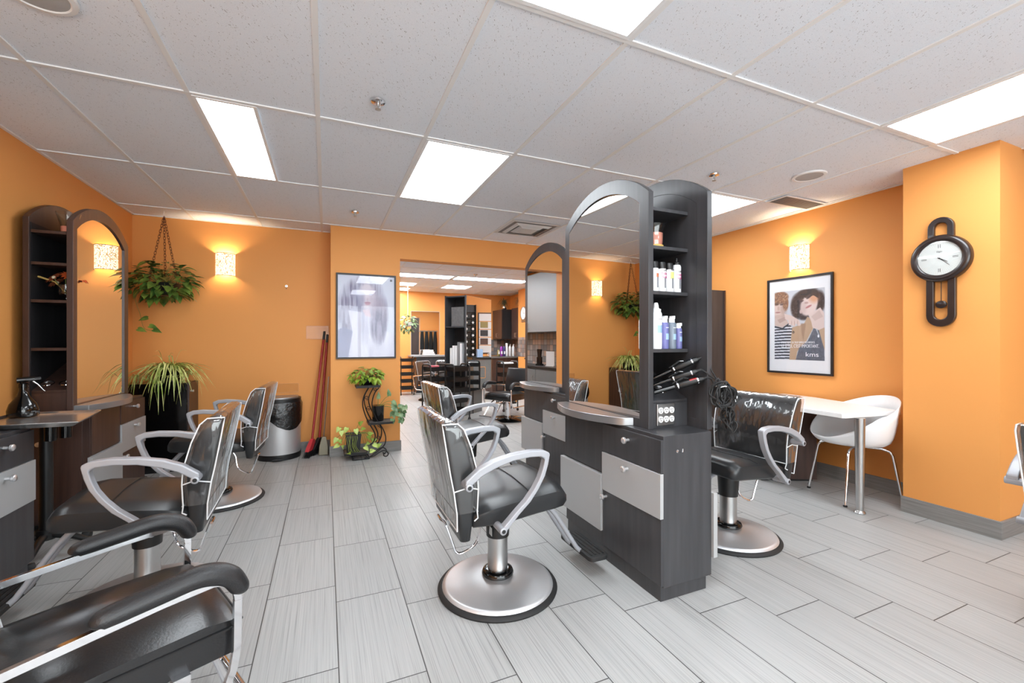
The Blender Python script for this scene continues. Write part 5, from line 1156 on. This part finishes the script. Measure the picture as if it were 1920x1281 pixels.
t = thing('mug', 'white patterned mug on the grey rear cabinet', 'mug', (4.05, 7.86, .9305)); MB().lathe([(.035, 0), (.04, .005), (.042, .10), (.038, .10), (.0001, .01)], n=20).build('cup', 'white', t); MB().tube([(.0, -.04, .08), (0, -.07, .07), (0, -.07, .035), (0, -.04, .025)], .006, 8).build('handle', 'white', t)
# kitchen corner
t = thing('kitchen_counter', 'grey counter with brown base holding tall bottles in the rear right corner', 'counter', (4.2, 10.25, 0))
MB().box((-.50, -.32, .855), (.48, .22, .892)).build('top', 'greylam', t, bevel=.003, smooth=0); MB().box((-.42, -.28, .0), (.48, .22, .855)).build('base', 'brown', t, smooth=0)
for k, (px, h_, m_, lab, nm) in enumerate(((4.00, .19, 'olive', 'olive green bottle at the left end of the rear counter row', 'shampoo_bottle'), (4.075, .29, 'purple', 'purple pump bottle on the rear counter', 'shampoo_bottle'), (4.15, .30, 'navy', 'dark blue pump bottle on the rear counter', 'shampoo_bottle'), (4.22, .33, 'white', 'tallest white bottle on the rear counter, beside the blue one', 'shampoo_bottle'), (4.31, .30, 'white', 'white pump bottle second from the right on the rear counter', 'shampoo_bottle'), (4.40, .30, 'white', 'white pump bottle at the right end of the rear counter', 'shampoo_bottle'))):
    bottle(nm, lab, px, 10.10, .8925, .034, h_, m_, 'white' if m_ == 'white' else 'black', 'pump' if k != 3 else 'flat', 'bottles on the rear counter', [('paper', .06, .13, .025)] if m_ != 'white' else [])
def cab(label, a, b, face, m_='brown'):
    t = thing('wall_cabinet', label, 'cabinet', ((a[0] + b[0]) / 2, (a[1] + b[1]) / 2, a[2])); hx, hy, h_ = (b[0] - a[0]) / 2, (b[1] - a[1]) / 2, b[2] - a[2]
    MB().box((-hx + (.02 if face == '-x' else 0), -hy, 0), (hx - (.02 if face == '+x' else 0), hy, h_)).build('carcass', 'inner' if m_ == 'brown' else m_, t, smooth=0)
    for s_ in (0, 1):
        y0, y1 = (-hy + .002, -.002) if s_ == 0 else (.002, hy - .002); x0, x1 = (-hx, -hx + .018) if face == '-x' else (hx - .018, hx)
        d = MB().box((x0, y0, .002), (x1, y1, h_ - .002)).build('door', m_, t, bevel=.001, smooth=0); yk = -.03 if s_ == 0 else .03; sx = -1 if face == '-x' else 1; xk = -hx if sx < 0 else hx
        zk = .05 if a[2] > 1 else h_ - .20
        MB().tube([(xk, yk, zk), (xk + sx * .025, yk, zk), (xk + sx * .025, yk, zk + .10), (xk, yk, zk + .10)], .005, 6).build('handle', 'steel', d)
    return t
cab('brown wall cabinet with dark side, rear room right corner', (4.17, 10.32, 1.33), (XRB - .002, 10.97, 2.10), '-x'); cab('brown wall cabinet beside the orange pier, rear room', (4.42, 9.705, 1.33), (XRB - .002, 10.26, 2.12), '-x')
struct(MB().box((3.9, YBB - .008, .892), (XRB, YBB, 1.33)).build('trim_1', 'splash', smooth=0)); struct(MB().box((XRB - .008, 9.71, .892), (XRB, YBB - .01, 1.33)).build('trim_2', 'splash', smooth=0)); struct(MB().box((4.352, 9.16, .90), (4.36, 9.69, 1.37)).build('trim_3', 'splash', smooth=0))
def tuft(label, x, y, z):
    t = thing('potted_grass', label, 'potted plant', (x, y, z), 0, 'grassy plants on the rear wall cabinets')
    pot(t, [(.04, 0), (.06, .03), (.062, .08), (.05, .11), (.044, .11), (.0001, .10)], 'chrome'); m_ = MB(); rg = random.Random(int(x * 100))
    for k in range(70): blade(m_, (0, 0, .10), rg.uniform(0, 6.28), rg.uniform(.06, .24), rg.uniform(.08, .22), rg.uniform(0, .2), .005)
    m_.build('foliage', 'dryleaf', t, fixn=False)
tuft('grassy plant in a silver pot on the corner wall cabinet', 4.32, 10.5, 2.1005); tuft('grassy plant in a silver pot on the cabinet beside the pier', 4.55, 9.95, 2.1205)
t = thing('wall_clock', 'white faced clock with silver surround on the rear room pier', 'clock', (4.359, 9.36, 1.90), -PI / 2)
MB().lathe([(.15, -.03), (.16, -.025), (.16, 0)], (0, 0, .04), 32, ax='y', cap=False).build('rim', 'steel', t); MB().lathe([(.15, -.02), (.0001, -.02)], (0, 0, .04), 32, ax='y', cap=False).build('dial', 'paper', t)
MB().box((-.003, -.023, .04), (.003, -.021, .14)).box((-.003, -.023, .037), (.08, -.021, .043)).build('hands', 'ink', t, smooth=0); MB().box((-.12, -.02, -.17), (.12, -.002, -.10)).build('weather_dials', 'steel', t, bevel=.01)
t = thing('hanging_ivy', 'bright hanging plant on a thin cord, seen at the left of the opening', 'hanging plant', (1.69, 9.8, 1.62))
pot(t, [(.05, -.02), (.08, .0), (.10, .08), (.09, .08), (.0001, .06)], 'white'); bushy(t, (0, 0, .04), .19, .17, .20, 110, .075, ['leaf3'], 31, -1, None, .6)
MB().tube([(0, 0, .08), (0, 0, .905)], .004, 6).build('cord', 'white', t)
# left wall of the rear room (seen in the far island mirror)
t = thing('base_cabinet', 'grey base cabinet with black worktop, reflected in the far island mirror', 'cabinet', (.36, 6.62, 0)); t.scale = (1, 1.5, 1)
MB().box((-.208, -.75, 0), (.18, .75, .82)).build('carcass', 'greylam', t, smooth=0); MB().box((-.208, -.76, .82), (.20, .76, .86)).build('worktop', 'black', t, bevel=.003, smooth=0)
for k in range(3):
    d = MB().box((.18, -.745 + .5 * k, .08), (.198, -.25 + .5 * k, .80)).build('door', 'greylam', t, bevel=.002, smooth=0); MB().tube([(.198, -.70 + .5 * k, .60), (.225, -.70 + .5 * k, .60), (.225, -.70 + .5 * k, .70), (.198, -.70 + .5 * k, .70)], .005, 6).build('handle', 'steel', d)
t = cab('grey upper cabinet with two doors, reflected in the far island mirror', (.152, 5.62, 1.42), (.47, 7.70, 2.40), '+x', 'greydoor')
struct(MB().box((.15, 5.45, .86), (.158, 7.75, 1.42)).build('trim_4', 'splash', smooth=0))
t = thing('card_stand', 'white card in a stand on the black worktop', 'sign', (.40, 6.05, .8605), R(-15)); MB().box((-.01, -.09, 0), (.0, .09, .24)).build('card', 'paper', t, smooth=0); MB().box((-.03, -.09, 0), (.02, .09, .012)).build('foot', 'white', t, smooth=0)
t = thing('hair_dryer_stand', 'black stand with hair tools on the black worktop', 'tool stand', (.38, 6.42, .8605)); MB().lathe([(.07, 0), (.07, .02), (.05, .03), (.05, .14), (.04, .14), (.0001, .04)], n=18).build('cup', 'gloss', t)
for k in range(3): MB().tube([(0, -.02 + .02 * k, .06), (.0, -.05 + .05 * k, .27)], [.015, .02], 10).build('tool', 'gloss', t)
# black capes hanging behind the wall (seen in the rear mirror)
for k in range(4):
    c = MB(); rg = random.Random(40 + k); secs = []
    for f in range(7):
        z = -.02 - .9 * f / 6; wd = .045 + .031 * min(1, f / 2.5); secs.append([(wd * math.cos(a) * (1 + .12 * math.sin(5 * a + k)), .035 * math.sin(a) * (1 + .3 * math.sin(7 * a)) - .05, z) for a in np.linspace(0, 2 * PI, 25)[:-1]])
    o = c.loft(secs).build('salon_cape', 'cloth', None, smooth=80); o.location = (3.42 + .17 * k, YP + .265, 1.68); tag(o, 'black salon cape hanging in a row behind the middle wall, seen in the rear mirror', 'cape', 'black capes on wall hooks')
t = thing('cape_rail', 'steel hook rail holding the black capes', 'hook rail', (3.675, YP + .163, 1.68)); MB().box((-.36, 0, -.02), (.36, .02, .02)).build('rail', 'steel', t, smooth=0)
for k in range(4): MB().tube([(-.255 + .17 * k, .015, 0), (-.255 + .17 * k, .06, -.01), (-.255 + .17 * k, .07, .015)], .005, 6).build('hook', 'steel', t)
